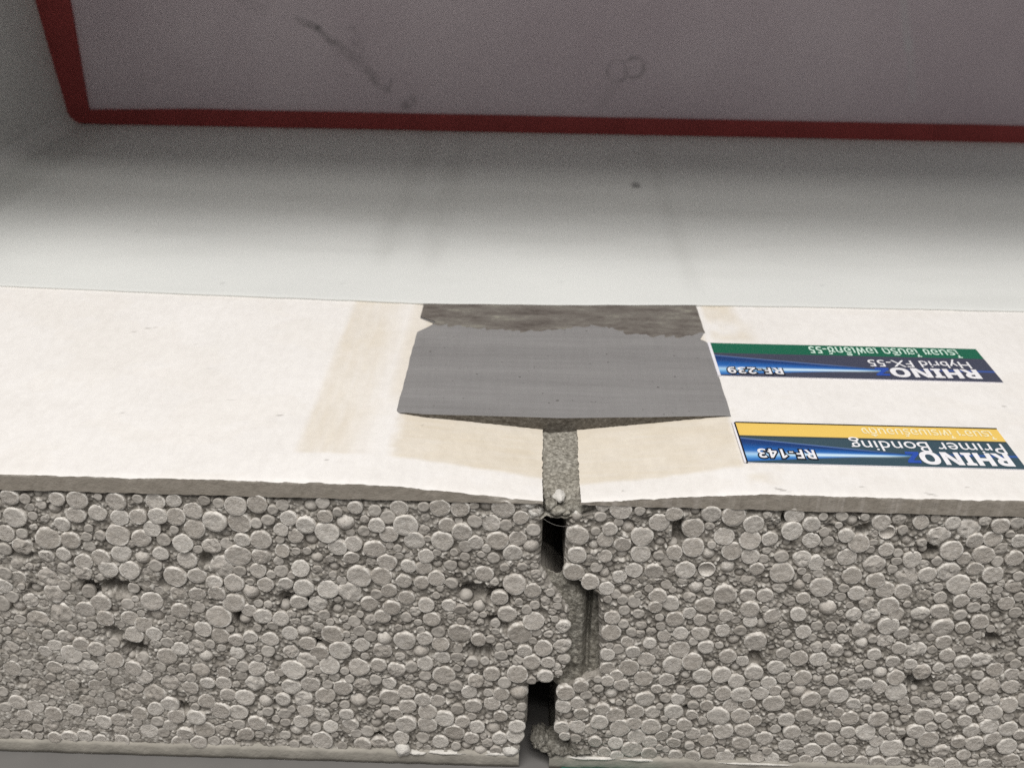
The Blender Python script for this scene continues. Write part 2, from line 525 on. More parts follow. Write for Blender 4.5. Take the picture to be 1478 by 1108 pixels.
BEADS = """-720,-351,262 -662,-190,253 -206,-380,251 -573,-495,249 -78,-375,248 -893,-580,244j -1049,-158,244 -904,-146,242 -700,-105,239 -800,-248,237
-242,-501,237 -436,-277,237j -312,-102,237 -699,-220,235j 454,-194,235 -466,-435,235 -414,-234,234 -1059,-353,234j -91,-244,233 708,-195,232j
765,-678,232 -1108,-109,232 367,-596,232 808,-327,231 -473,-124,229 -793,-685,227 -525,-709,227 -540,-469,227j 34,-116,226 816,-212,225
-1114,-373,225j -239,-138,225 -116,-55,224 -221,-670,224 345,-256,224 -331,-649,223 -480,-393,223 -325,-405,222 942,-487,222j -1065,-302,221j
423,-380,221 341,-57,221 -858,-315,221 484,-553,221 -684,-314,220 -364,-570,220 539,-228,220 -649,-105,220 -1069,-260,219j 752,-93,219j -1058,-468,219
807,-73,218j -652,-64,218 255,-452,218 383,-641,217 152,-642,217 -481,-271,217 -428,-484,216 743,-508,216 842,-647,214 -749,-625,214 784,-127,214
684,-272,214 1021,-663,214 -1115,-577,213j -49,-339,213 -127,-133,213 -969,-324,212 -81,-489,211 -743,-125,211 -378,-163,211 -244,-628,211
-560,-583,211j 182,-706,211 564,-539,210 -508,-570,210 164,-114,210 -1028,-507,210j -662,-540,210j -582,-548,210 -894,-63,209 380,-114,209
638,-167,209j 790,-181,209j 295,-440,209 264,-90,208 431,-637,208 220,-634,208 30,-207,208 265,-407,207 -848,-468,207 117,-50,207 -532,-268,207
850,-136,206 -492,-481,206 700,-632,206 -769,-204,205 947,-656,205 -911,-409,205 -367,-233,205 202,-553,204 -807,-648,204 -614,-191,204j -670,-660,204
720,-591,204 -375,-436,204j 268,-136,203 -709,-629,203 -862,-610,203 819,-580,203 -1005,-343,203 -609,-146,202 307,-285,202 -282,-649,202 428,-679,202
622,-525,202 537,-478,201 -689,-583,201 879,-184,201 160,-462,201 694,-325,201 -296,-140,200 -852,-545,200j -281,-609,200 635,-691,200 -971,-61,200
-514,-107,200 -434,-584,200s 598,-116,199 268,-588,199 -199,-115,199 -539,-538,198 -467,-546,198 416,-594,198 -966,-483,198 139,-604,198 -608,-58,198
-938,-234,198 -678,-261,198 -893,-234,198 788,-450,198j -78,-548,197s 116,-365,197 810,-625,197 -1108,-181,196j -242,-56,196 -105,-323,196 26,-539,196
-903,-191,196 409,-529,196 -346,-489,196j 906,-414,196j 347,-143,195 -1023,-671,195 1011,-610,195 -1133,-650,195 -1003,-161,195 967,-601,195
-512,-447,195 -433,-720,195 -1210,-618,194 328,-108,194 -723,-405,194 -856,-152,194 -771,-161,194 362,-474,194 -354,-196,193 194,-492,193 195,-78,193
965,-562,193 -83,-676,193 -1051,-609,193j 887,-539,193j 460,-89,193 383,-77,192 296,-54,192 191,-667,192 -801,-339,192 -521,-630,191j -777,-598,191
-626,-348,191 -96,-164,191 521,-421,191 258,-195,191 610,-657,191 105,-625,190 -741,-81,190 -1201,-517,190 -814,-60,190 164,-157,189 -325,-594,189
671,-231,189 184,-591,189 248,-324,188 983,-639,188 597,-197,188 -778,-506,188j -1192,-457,188j -753,-244,187 -423,-536,187j 765,-388,187j
-653,-496,187 -948,-205,187 -1110,-722,187 395,-723,187 401,-292,186 320,-480,186 579,-151,186 641,-339,186j -855,-729,186 -154,-219,186
-1146,-682,185j -782,-439,185j 430,-465,185 -921,-694,185 -838,-699,185 -51,-454,185 -714,-168,184j 478,-662,184 562,-284,184s -987,-664,184
-699,-696,184 460,-53,184 -1172,-631,184 590,-693,184 753,-291,183j 194,-201,183 -394,-716,183j -966,-365,183 -759,-388,183 793,-284,183 -935,-642,183
537,-639,183 -27,-414,183 196,-438,183 -913,-363,183 -852,-647,183 -454,-161,183 35,-164,183 14,-408,183j -981,-98,183 987,-485,182 1040,-706,182
-936,-92,182 878,-683,182j -248,-410,182 -813,-94,182 -777,-96,182 -457,-657,182 -1107,-58,181 -964,-586,181j -1152,-562,181j 556,-586,181
-347,-125,181 647,-207,181 -141,-91,180 857,-226,180 491,-159,180j -435,-100,180s 317,-526,180 657,-591,180 371,-528,180 932,-618,179 -506,-312,179j
-717,-288,179 -1069,-514,179j -1104,-510,179 -907,-530,179 -993,-245,179j -645,-283,179s -349,-314,179 533,-517,178s -396,-306,178 -324,-60,178
-928,-506,178 -178,-588,178 65,-231,178 -202,-58,178 -986,-216,178 -326,-552,177 914,-143,177 654,-300,177j -1000,-452,176 531,-681,176 994,-535,176
881,-308,176 954,-525,176j 223,-717,176 742,-724,176 -1038,-731,176 369,-422,176 -534,-217,176 -1136,-149,176 -1075,-718,175 -1062,-420,175j
-134,-659,175r -816,-445,175 860,-97,175 633,-64,175 -385,-477,175 736,-467,175 -80,-647,175 -811,-725,175 862,-473,174j -86,-128,174 867,-64,174
-1201,-658,174 304,-360,174 520,-603,173 -616,-411,173 -536,-419,173 -886,-379,173 385,-155,173 -750,-686,173j -291,-436,173s 595,-398,173j
-892,-102,173 -421,-151,173 -136,-578,173 -122,-281,172 -854,-98,172 -583,-685,172r 749,-190,172 -254,-704,172 -343,-693,172 -896,-626,172
-116,-549,171 -53,-259,171 450,-308,171 235,-282,171 452,-525,171 -183,-686,171 711,-154,171 819,-367,171 245,-494,171 207,-263,170 396,-492,170
-556,-617,170 -799,-293,170j -759,-294,170 -933,-565,170j -137,-491,169 358,-708,169 -265,-341,169 -545,-308,169 -726,-576,169 -20,-493,169
-808,-557,169 826,-103,168 153,-199,168 -719,-260,168 475,-448,168 349,-670,168 -733,-543,168 -611,-261,168 672,-489,168 -317,-288,168 -118,-687,167
-291,-575,167 301,-192,167c -60,-145,167s 320,-397,167 875,-721,167 674,-691,167 708,-234,166 -187,-546,166 563,-423,166 90,-125,166 -1032,-440,166
21,-647,166 -763,-467,166s -253,-234,165 -1161,-416,165j 56,-641,165 943,-439,165 -172,-512,165j 661,-634,165 928,-214,165j 869,-419,165 -990,-729,165
910,-653,164 -1013,-122,164 625,-617,164 182,-626,164 833,-402,164 -573,-444,164j -867,-405,164 -830,-127,164 -282,-468,164 502,-112,164 -690,-416,164
842,-173,164 695,-366,163j 22,-581,163 -245,-450,163 502,-300,163 -1151,-341,163r 116,-325,163 223,-55,163 -418,-419,163 -572,-394,162 497,-73,162
-856,-356,162r -542,-387,162s -1119,-322,162j -1081,-636,162 -369,-402,162s 466,-494,162 393,-257,162 322,-723,162 428,-255,162 -548,-92,161
-282,-396,161 59,-520,161 -371,-103,161 -587,-353,161 -1168,-286,161 -166,-397,161 503,-723,161 147,-512,161 -570,-653,160 639,-267,160j
-1133,-262,160 706,-496,160 -370,-340,160 613,-241,159 317,-653,159 -464,-625,159 -1021,-560,159 -170,-651,159 -644,-595,159s 703,-459,159s
924,-257,159 -202,-637,159 -353,-618,159 295,-626,159 126,-135,159 -67,-424,158 -604,-585,158 911,-724,158 -276,-304,158 -769,-544,158 144,-688,158
-1062,-204,158j 222,-682,157 -353,-269,157 728,-659,157 -258,-577,157 -862,-202,157s -623,-225,157 520,-348,157 -622,-522,156 -1116,-465,156
-117,-615,156 -321,-243,156 -821,-189,156 391,-563,156 -364,-528,156 63,-600,155 -279,-208,155 100,-247,155 -427,-187,155 110,-587,155 -692,-454,155j
222,-592,154 53,-570,154 -648,-149,154 -1145,-724,154 659,-550,154 -273,-177,154 618,-298,154j 127,-544,153r 283,-723,153 705,-293,153 -658,-407,153
832,-539,153j 710,-60,153 -989,-699,153j 470,-720,152 -171,-140,152 276,-683,152 402,-186,152 -871,-677,152 -474,-85,151 830,-253,151 612,-727,151
232,-152,151 -229,-98,151 -650,-679,151 114,-466,151 -162,-727,151s -654,-333,151 776,-720,150 -412,-61,150 263,-362,150 -502,-664,150 -81,-76,150
985,-721,150 520,-168,150 112,-426,150 352,-350,149 981,-449,149 166,-417,149 930,-692,149 98,-685,149 419,-111,149 -1076,-562,149 729,-387,148
649,-378,148s 339,-567,148 -228,-305,148 654,-129,148 -568,-257,148 14,-354,148j -1025,-198,147 568,-97,147 726,-346,147 648,-87,147c -284,-245,146
283,-239,146s -729,-512,146 850,-327,146 913,-100,146 909,-587,146 -1091,-445,145 -310,-204,145 773,-60,145 -568,-172,145 497,-479,145 92,-165,144
343,-185,144s 599,-481,144 -538,-136,144 752,-242,144j -566,-121,143 300,-154,143s -1208,-720,143 -1012,-60,143 486,-409,143 -16,-453,142 706,-723,142
378,-378,142r -776,-57,142 722,-425,142 -744,-728,142 -150,-53,142r -1158,-313,142 -347,-83,141 725,-689,141 -502,-63,141r 679,-405,141 150,-727,141
121,-718,141 405,-322,141 814,-148,141 -990,-295,140 -252,-377,140 -897,-663,140 354,-312,140 204,-291,140 274,-550,140 -1158,-251,140 431,-555,139
-420,-678,139 142,-250,139r -294,-691,139 247,-662,139 -1033,-237,139j -604,-631,139 125,-217,138 -165,-307,138s -1147,-190,138 774,-559,137
-193,-283,137s 495,-227,137s -575,-225,137 89,-567,137r -214,-601,136 -109,-515,136 -810,-153,136 -55,-104,136 -173,-88,135 579,-724,135 116,-501,135
-198,-201,135r 98,-97,135 229,-371,135 135,-94,135r 135,-485,135 -507,-147,134r -117,-437,134 761,-430,134 19,-445,134j -192,-150,134 -313,-480,133
81,-42,133 277,-307,133 451,-606,132 -1261,-714,132 152,-390,132 200,-392,132 -775,-720,131 507,-258,131 86,-649,131 -431,-355,130 1039,-625,130
630,-576,130 482,-515,130 855,-580,130 -194,-716,129r 920,-555,129 787,-248,129 -366,-662,128 402,-434,128 -111,-95,128 -390,-625,127s -222,-245,127
-499,-191,126s 284,-657,126 -223,-199,125 300,-324,125 -393,-518,124 -127,-724,124 308,-594,124 -283,-503,124 741,-626,123 94,-213,123r -135,-178,123
29,-673,123 -558,-61,123 840,-610,122 -373,-68,122 126,-162,121r -1236,-722,121 34,-613,121r -665,-359,121s 69,-141,121r 765,-535,121 -494,-340,120
857,-518,120 -578,-325,120r -892,-281,120 -440,-315,119r 433,-723,119r -203,-314,119 225,-520,118 -446,-685,118 822,-436,118 -537,-669,118
-296,-267,118r 694,-108,118r 220,-470,117s 806,-719,117s 837,-722,117r 578,-66,117r -465,-214,117r -682,-160,116 134,-412,116 309,-566,115 76,-195,115
-615,-106,114 770,-609,114r 54,-677,114 285,-483,113r -715,-55,113 140,-303,113 336,-447,112s -275,-55,112 570,-480,112s 231,-400,112s 78,-68,112
-319,-341,110 553,-51,109 342,-290,109r 569,-663,109 -995,-632,108 803,-658,107 102,-189,107r 913,-293,107r 227,-134,105r -1077,-62,105 31,-72,104s
-605,-507,104 913,-516,104 -145,-548,103 -748,-429,103 -50,-509,102 98,-525,102 505,-678,101r 472,-626,100r -130,-350,99 -1248,-692,99 251,-254,93r
-120,-415,92 427,-220,92r 955,-303,92r 456,-122,90r 421,-87,89r 730,-131,89r 266,-52,89r"""

beads = []
for tok in BEADS.split():
    kind = 'd'
    if tok[-1].isalpha():
        kind, tok = tok[-1], tok[:-1]
    a, b, c = tok.split(',')
    beads.append([int(a) / 10.0, int(b) / 10.0, int(c) / 100.0 * 1.11, kind])

# x, z, radius x, radius z, depth (mm), rotation : the cavities seen in the cut face
VOIDS = [(-92.3, -28.4, 5.2, 1.8, 5.5, -0.12), (-98.5, -29.0, 2.6, 2.4, 3.5, 0.3), (-91.4, -45.2, 3.2, 1.7, 6.0, -0.6),
         (-95.5, -40.5, 2.5, 1.2, 3.0, -0.7), (-67.6, -35.3, 1.6, 2.2, 5.0, 0.2), (-12.3, -28.2, 3.4, 1.9, 3.6, -0.4),
         (-17.5, -27.0, 3.6, 2.0, 3.2, -0.2), (-12.5, -35.0, 3.2, 1.2, 3.0, -0.6), (-16.2, -42.6, 3.4, 2.2, 4.2, 0.2),
         (23.6, -10.0, 1.7, 2.2, 4.2, 0.0), (74.0, -13.0, 2.4, 1.3, 4.0, 0.2), (79.0, -47.9, 3.2, 2.2, 4.2, -0.2),
         (60.0, -8.5, 1.5, 1.2, 3.5, 0.3), (91.4, -35.3, 2.0, 1.3, 4.0, 0.2), (42.8, -42.4, 2.0, 1.6, 3.0, 0),
         (-53.5, -31.5, 2.4, 1.5, 3.2, -0.5), (-52.5, -42.5, 2.2, 1.5, 3.0, 0.2), (-39.7, -69.4, 2.0, 1.0, 4.0, 0.0),
         (-73.0, -20.5, 1.6, 1.5, 3.0, 0.0), (-82.0, -26.0, 1.6, 1.6, 3.0, -0.3), (-112.0, -20.0, 3.5, 1.4, 2.2, -0.3),
         (-57.0, -30.0, 2.2, 1.6, 3.0, 0.1), (45.0, -6.3, 1.6, 1.3, 3.4, 0), (-34.0, -70.5, 1.5, 1.6, 3.2, 0),
         (52.0, -64.0, 1.3, 1.2, 2.5, 0), (80.0, -66.5, 2.2, 1.2, 3.0, 0), (30.0, -58.0, 1.4, 1.0, 2.5, 0.3),
         (-62.0, -60.0, 1.6, 1.2, 2.4, -0.4), (-84.0, -62.0, 2.6, 1.4, 2.6, -0.5), (12.0, -5.0, 1.6, 1.2, 3.6, 0.2)]

# beads beyond the picture's edges, and small ones in the gaps
core_x = np.array([b[0] for b in beads])
core_z = np.array([b[1] for b in beads])
core_r = np.array([b[2] for b in beads])
extra = []
tries = 0
while tries < 80000:
    tries += 1
    x = random.uniform(XMIN + 1, XMAX - 1)
    z = random.uniform(ZB_BOT + 1.2, ZB_TOP - 1.0)
    zz = -z
    inside = (-110 - zz * 0.24 < x < 88 + zz * 0.24)
    if inside and random.random() > 0.5:
        continue
    r = random.uniform(0.8, 1.55) if inside else random.uniform(1.0, 2.2)
    xl = float(np.interp(zz, -ZL[:, 0], ZL[:, 1]))
    xr = float(np.interp(zz, -ZR[:, 0], ZR[:, 1]))
    if xl - r * 1.1 < x < xr + r * 1.1:
        continue
    if np.any((core_x - x) ** 2 + (core_z - z) ** 2 < ((core_r + r) * 0.90) ** 2):
        continue
    if any(abs(x - v[0]) < v[2] + r * 0.5 and abs(z - v[1]) < v[3] + r * 0.5 for v in VOIDS):
        continue
    core_x = np.append(core_x, x)
    core_z = np.append(core_z, z)
    core_r = np.append(core_r, r)
    extra.append([x, z, r, random.choice('dddddjjr') if inside else random.choice('dddddjsr')])
    if len(extra) > 1700:
        break


# ---- shared bead shapes (unit radius; local y points into the panel)
def bead_shape(kind, seed):
    r = np.random.default_rng(seed)
    n = 18
    ang = np.arange(n) * 2 * math.pi / n
    def outline(amp):
        o = np.ones(n)
        for k, a in ((2, 1.0), (3, 0.8), (4, 0.5), (5, 0.4), (7, 0.3)):
            o += amp * a * r.normal() * np.cos(k * ang + r.uniform(0, 6.3))
        return o
    if kind == 'd':
        rings = [(0.35, -0.035), (0.68, -0.045), (0.91, -0.055), (0.98, -0.015), (1.0, 0.13), (0.98, 0.5), (0.75, 0.95)]
        oa, ta = 0.028, 0.030
        c = -0.03
    elif kind == 'j':
        rings = [(0.30, -0.06), (0.60, -0.05), (0.82, 0.0), (0.95, 0.08), (1.0, 0.26), (0.96, 0.58), (0.75, 0.95)]
        oa, ta = 0.06, 0.085
        c = -0.07
    elif kind in 'sr':
        rings = [(0.30, -0.42), (0.58, -0.28), (0.80, -0.07), (0.93, 0.16), (1.0, 0.42), (0.97, 0.65), (0.75, 1.0)]
        oa, ta = 0.025, 0.02
        c = -0.47
    else:
        rings = [(0.35, 0.50), (0.68, 0.30), (0.88, 0.02), (0.95, -0.05), (1.0, 0.06), (0.99, 0.4), (0.8, 0.95)]
        oa, ta = 0.04, 0.02
        c = 0.56
    o = outline(oa)
    vs = [(0, c + ta * r.normal(), 0)]
    for k, (rad, dep) in enumerate(rings):
        blend = min(1, rad * 1.1)
        jit = ta * r.normal(size=n) * (1.0 if k < 5 else 0.3)
        jit = (jit + np.roll(jit, 1)) * 0.6
        rr = rad * (1 + (o - 1) * blend)
        for i in range(n):
            vs.append((rr[i] * math.cos(ang[i]), dep + jit[i], rr[i] * math.sin(ang[i])))
    tri = [(0, 1 + i, 1 + (i + 1) % n) for i in range(n)]
    quad = []
    for k in range(len(rings) - 1):
        for i in range(n):
            a = 1 + k * n + i
            b = 1 + k * n + (i + 1) % n
            quad.append((a, a + n, b + n, b))
    return np.array(vs), np.array(tri), np.array(quad)


SHAPES = {k: [bead_shape(k, 40 + 13 * i + ord(k)) for i in range(n)] for k, n in (('d', 12), ('j', 8), ('s', 4), ('r', 4), ('c', 3))}
BEAD_MESH = {k: [mesh("bead", v, [t, q], M_BEAD) for v, t, q in lst] for k, lst in SHAPES.items()}


def bead_depth(kind, x, z, r):
    f = 0.35 * float(fbm(np.array([x / 9.0]), np.array([z / 9.0]), 77, 2)[0])
    base = {'d': 0.18, 'j': 0.26, 's': 0.60, 'r': 1.15, 'c': 0.25}[kind]
    return base + f + random.uniform(-0.10, 0.18)


def bead_matrix(b):
    x, z, r, k = b
    squash = random.uniform(0.9, 1.08)
    m = Matrix.Translation((x * MM, bead_depth(k, x, z, r) * MM, z * MM))
    m = m @ Matrix.Rotation(random.gauss(0, 0.055), 4, 'X') @ Matrix.Rotation(random.gauss(0, 0.055), 4, 'Z')
    m = m @ Matrix.Diagonal((r * MM, r * MM * 0.95, r * MM * squash, 1)) @ Matrix.Rotation(random.uniform(0, 6.28), 4, 'Y')
    return m


def core_mesh(side):
    """front face as a real rough height field, the joint face behind its edge, and a plain closed back"""
    tab = ZL if side < 0 else ZR
    step = 0.23
    nz = int((ZB_TOP - ZB_BOT) / step) + 1
    zz = np.linspace(ZB_TOP + 0.15, ZB_BOT - 0.15, nz)
    edge = prof(tab, zz)
    if side < 0:
        nx = int((0 - XMIN) / step)
        u = np.linspace(0, 1, nx)
        X = XMIN + (edge[:, None] - XMIN) * u[None, :]
    else:
        nx = int((XMAX - 0) / step)
        u = np.linspace(0, 1, nx)
        X = edge[:, None] + (XMAX - edge[:, None]) * u[None, :]
    Z = np.repeat(zz[:, None], nx, 1)
    # broad relief, crumbs and sand
    d = 0.66 + 0.95 * fbm(X / 4.2, Z / 4.2, 3, 3) + 0.65 * fbm(X / 1.3, Z / 1.3, 9, 3)
    worn = sstep(-62, -95, X) * sstep(-16, -30, Z)        # the smeared left end of the cut
    d = d - 0.42 * worn
    tint = 0.36 + 0.55 * fbm(X / 2.4, Z / 2.4, 21, 3) + 0.08 * worn
    # crumbs: thousands of little grains standing on the paste
    ng = 36000
    gx = rng.uniform(X.min(), X.max(), ng)
    gz = rng.uniform(ZB_BOT, ZB_TOP, ng)
    gr = rng.uniform(0.22, 0.46, ng)
    gl = rng.uniform(-0.45, 0.95, ng)
    for k in range(ng):
        j = int((zz[0] - gz[k]) / (zz[0] - zz[-1]) * (nz - 1))
        if not 0 <= j < nz:
            continue
        row = X[j]
        i = int(np.searchsorted(row, gx[k]))
        if i <= 0 or i >= nx:
            continue
        w = int(gr[k] / step) + 2
        sl = (slice(max(0, j - w), j + w + 1), slice(max(0, i - w), i + w + 1))
        q = ((X[sl] - gx[k]) ** 2 + (Z[sl] - gz[k]) ** 2) / gr[k] ** 2
        h = np.sqrt(np.clip(1 - q, 0, 1))
        d[sl] -= 0.72 * gr[k] * h
        tint[sl] += gl[k] * 0.55 * (h > 0.1) * h
    # seats of the beads
    for x, z, r, kind in beads + extra:
        if (x < prof(tab, np.array([z]))[0]) != (side < 0):
            continue
        j = int((zz[0] - z) / (zz[0] - zz[-1]) * (nz - 1))
        if not 0 <= j < nz:
            continue
        i = int(np.searchsorted(X[j], x))
        w = int(r * 1.6 / step) + 2
        sl = (slice(max(0, j - w), j + w + 1), slice(max(0, i - w), i + w + 1))
        q = np.sqrt((X[sl] - x) ** 2 + (Z[sl] - z) ** 2) / r
        need = {'d': 0.62, 'j': 0.6, 's': 1.0, 'r': 1.55, 'c': 1.6}[kind]
        inner = 1 - sstep(0.85, 1.12, q)
        d[sl] = d[sl] * (1 - inner) + np.maximum(d[sl], need) * inner
        ringw = sstep(0.95, 1.05, q) * (1 - sstep(1.05, 1.35, q))
        if kind in 'dj':
            d[sl] += 0.13 * ringw
    # cavities
    for x, z, rx, rz, dep, rot in VOIDS:
        c, s = math.cos(rot), math.sin(rot)
        U = ((X - x) * c + (Z - z) * s) / (rx * 0.8)
        V = (-(X - x) * s + (Z - z) * c) / (rz * 1.2)
        q = np.sqrt(U * U + V * V) + 0.55 * fbm(X / 1.2, Z / 1.2, 31, 3)
        m = 1 - sstep(0.62, 1.25, q)
        d = d + 0.72 * dep * m * (1 + 0.5 * fbm(X / 0.8, Z / 0.8, 33, 3))
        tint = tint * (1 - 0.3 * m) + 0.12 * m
    d = np.maximum(d, 0.12)
    # broken rounding along the joint and under / above the boards
    dist = np.abs(X - edge[:, None])
    d = d + 1.3 * (1 - sstep(0, 1.1, dist)) ** 2 * (0.4 + fbm(X / 1.5, Z / 1.5, 51, 2) + 0.5)
    top = sstep(-5.6, -4.2, Z)
    d = d + top * (0.9 + 1.6 * fbm(X / 2.6, Z / 2.6, 61, 2))
    d = np.maximum(d, 0.1)
    verts = [np.stack([X, d, Z], -1).reshape(-1, 3)]
    tints = [tint.ravel()]
    faces = [grid_faces(nz, nx, 0, flip=False)]
    n0 = nz * nx
    # joint face
    ny = 26
    ys = np.array([0.0] + list(np.cumsum(1.07 ** np.arange(ny - 1))))
    ys = ys / ys[-1] * (BACK - 3)
    col = nx - 1 if side < 0 else 0
    startd = d[:, col]
    Yw = startd[:, None] + ys[None, :]
    Zw = np.repeat(zz[:, None], ny, 1)
    Xw = edge[:, None] + 1.1 * fbm(Yw / 2.2, Zw / 2.2, 71, 3) * sstep(0, 1.2, ys)[None, :]
    verts.append(np.stack([Xw, Yw, Zw], -1).reshape(-1, 3))
    tints.append((0.30 + 0.4 * fbm(Yw / 2, Zw / 2, 81, 3)).ravel())
    faces.append(grid_faces(nz, ny, n0, flip=side > 0))
    n1 = n0 + nz * ny
    # plain outer end, top, bottom and back
    ocol = 0 if side < 0 else nx - 1
    oe = d[:, ocol]
    ov = np.concatenate([np.stack([X[:, ocol], oe, zz], -1), np.stack([X[:, ocol], np.full(nz, BACK), zz], -1)])
    verts.append(ov)
    tints.append(np.full(len(ov), 0.4))
    a = n1 + np.arange(nz - 1)
    faces.append(np.stack([a, a + 1, a + 1 + nz, a + nz], -1))
    V = np.concatenate(verts)
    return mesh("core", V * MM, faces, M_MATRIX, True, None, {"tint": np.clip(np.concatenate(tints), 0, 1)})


def stain_mask(x, y):
    n = 0.9 * fbm(x / 3.0, y / 3.0, 101, 3)
    soft = 0.9
    # brushed primer on both sides of the joint
    ylow = np.interp(x, [-36, -4, 3.4, 20, 35], [10.6, 7.9, 6.0, 7.0, 9.6])
    m1 = sstep(-soft, soft, y - ylow + n) * sstep(-36.5, -33.0, x + 2.2 * n) * (1 - sstep(36.3, 38.2, x + 0.4 * n))
    m1 = m1 * (0.82 + 0.22 * fbm(x / 5, y / 5, 103, 3) + 0.35 * fbm(x / 9, y / 0.9, 104, 3))
    m2 = sstep(-55.9, -53.7, x + 0.7 * n) * (1 - sstep(-47, -37, x)) * sstep(9.9, 11.4, y + 0.6 * n)
    m2 = 0.85 * m2 * np.clip(0.60 + 0.45 * fbm(x / 6, y / 9, 105, 3) + 0.4 * fbm(x / 1.0, y / 12, 106, 3), 0.15, 1)
    m3 = sstep(38, 40, x) * (1 - sstep(46, 53, x)) * sstep(66, 72, y) * np.clip(0.34 + 1.2 * fbm(x / 5, y / 7, 107, 2), 0, 1)
    m4 = sstep(-41, -37, x) * (1 - sstep(-35, -33, x)) * sstep(30, 40, y) * 0.5
    m5 = sstep(36, 38, x) * (1 - sstep(41, 46, x)) * (1 - sstep(20, 27, y)) * sstep(2, 5, y) * np.clip(0.3 + fbm(x / 3, y / 3, 109, 2), 0, 1)
    m6 = np.clip(2.2 * fbm(x / 22, y / 16, 111, 4) - 0.12, 0, 0.07)
    return np.clip(np.maximum.reduce([m1 * 0.95, m2, m3, m4, m5]) + m6, 0, 1)


SPECKS = [(-104.6, 68.5, 2.0, 0.35, 0.5, 0.25), (-107.5, 66.0, 1.2, 0.25, 0.35, -0.2), (-61.5, 25.6, 0.9, 0.4, 0.55, 0.1), (-48.0, 8.0, 0.5, 0.3, 0.5, 0),
          (-74.0, 32.0, 1.2, 0.35, 0.22, 0), (-83.0, 47.0, 1.0, 0.35, 0.2, 0), (-96.0, 25.0, 0.8, 0.4, 0.22, 0), (12.2, 2.8, 0.3, 0.6, 0.35, 0.4),
          (43.0, 1.4, 1.6, 0.35, 0.6, -0.4), (72.0, 1.2, 1.6, 0.3, 0.5, -0.3), (59.0, 3.2, 0.7, 0.35, 0.4, 0), (80.0, 4.0, 0.6, 0.3, 0.35, 0.2),
          (100.5, 38.0, 0.6, 0.4, 0.45, 0), (66.0, 36.0, 0.7, 0.4, 0.15, 0.3), (-30.0, 24.0, 0.5, 0.5, 0.25, 0), (-90.0, 60.0, 0.7, 0.3, 0.2, 0)]


def speck_mask(x, y):
    m = np.zeros_like(x)
    for sx, sy, rx, ry, k, rot in SPECKS:
        c, s = math.cos(rot), math.sin(rot)
        q = np.sqrt((((x - sx) * c + (y - sy) * s) / rx) ** 2 + ((-(x - sx) * s + (y - sy) * c) / ry) ** 2)
        m = np.maximum(m, k * (1 - sstep(0.4, 1.1, q + 0.6 * fbm(x / 0.5, y / 0.5, 121, 2))))
    return m


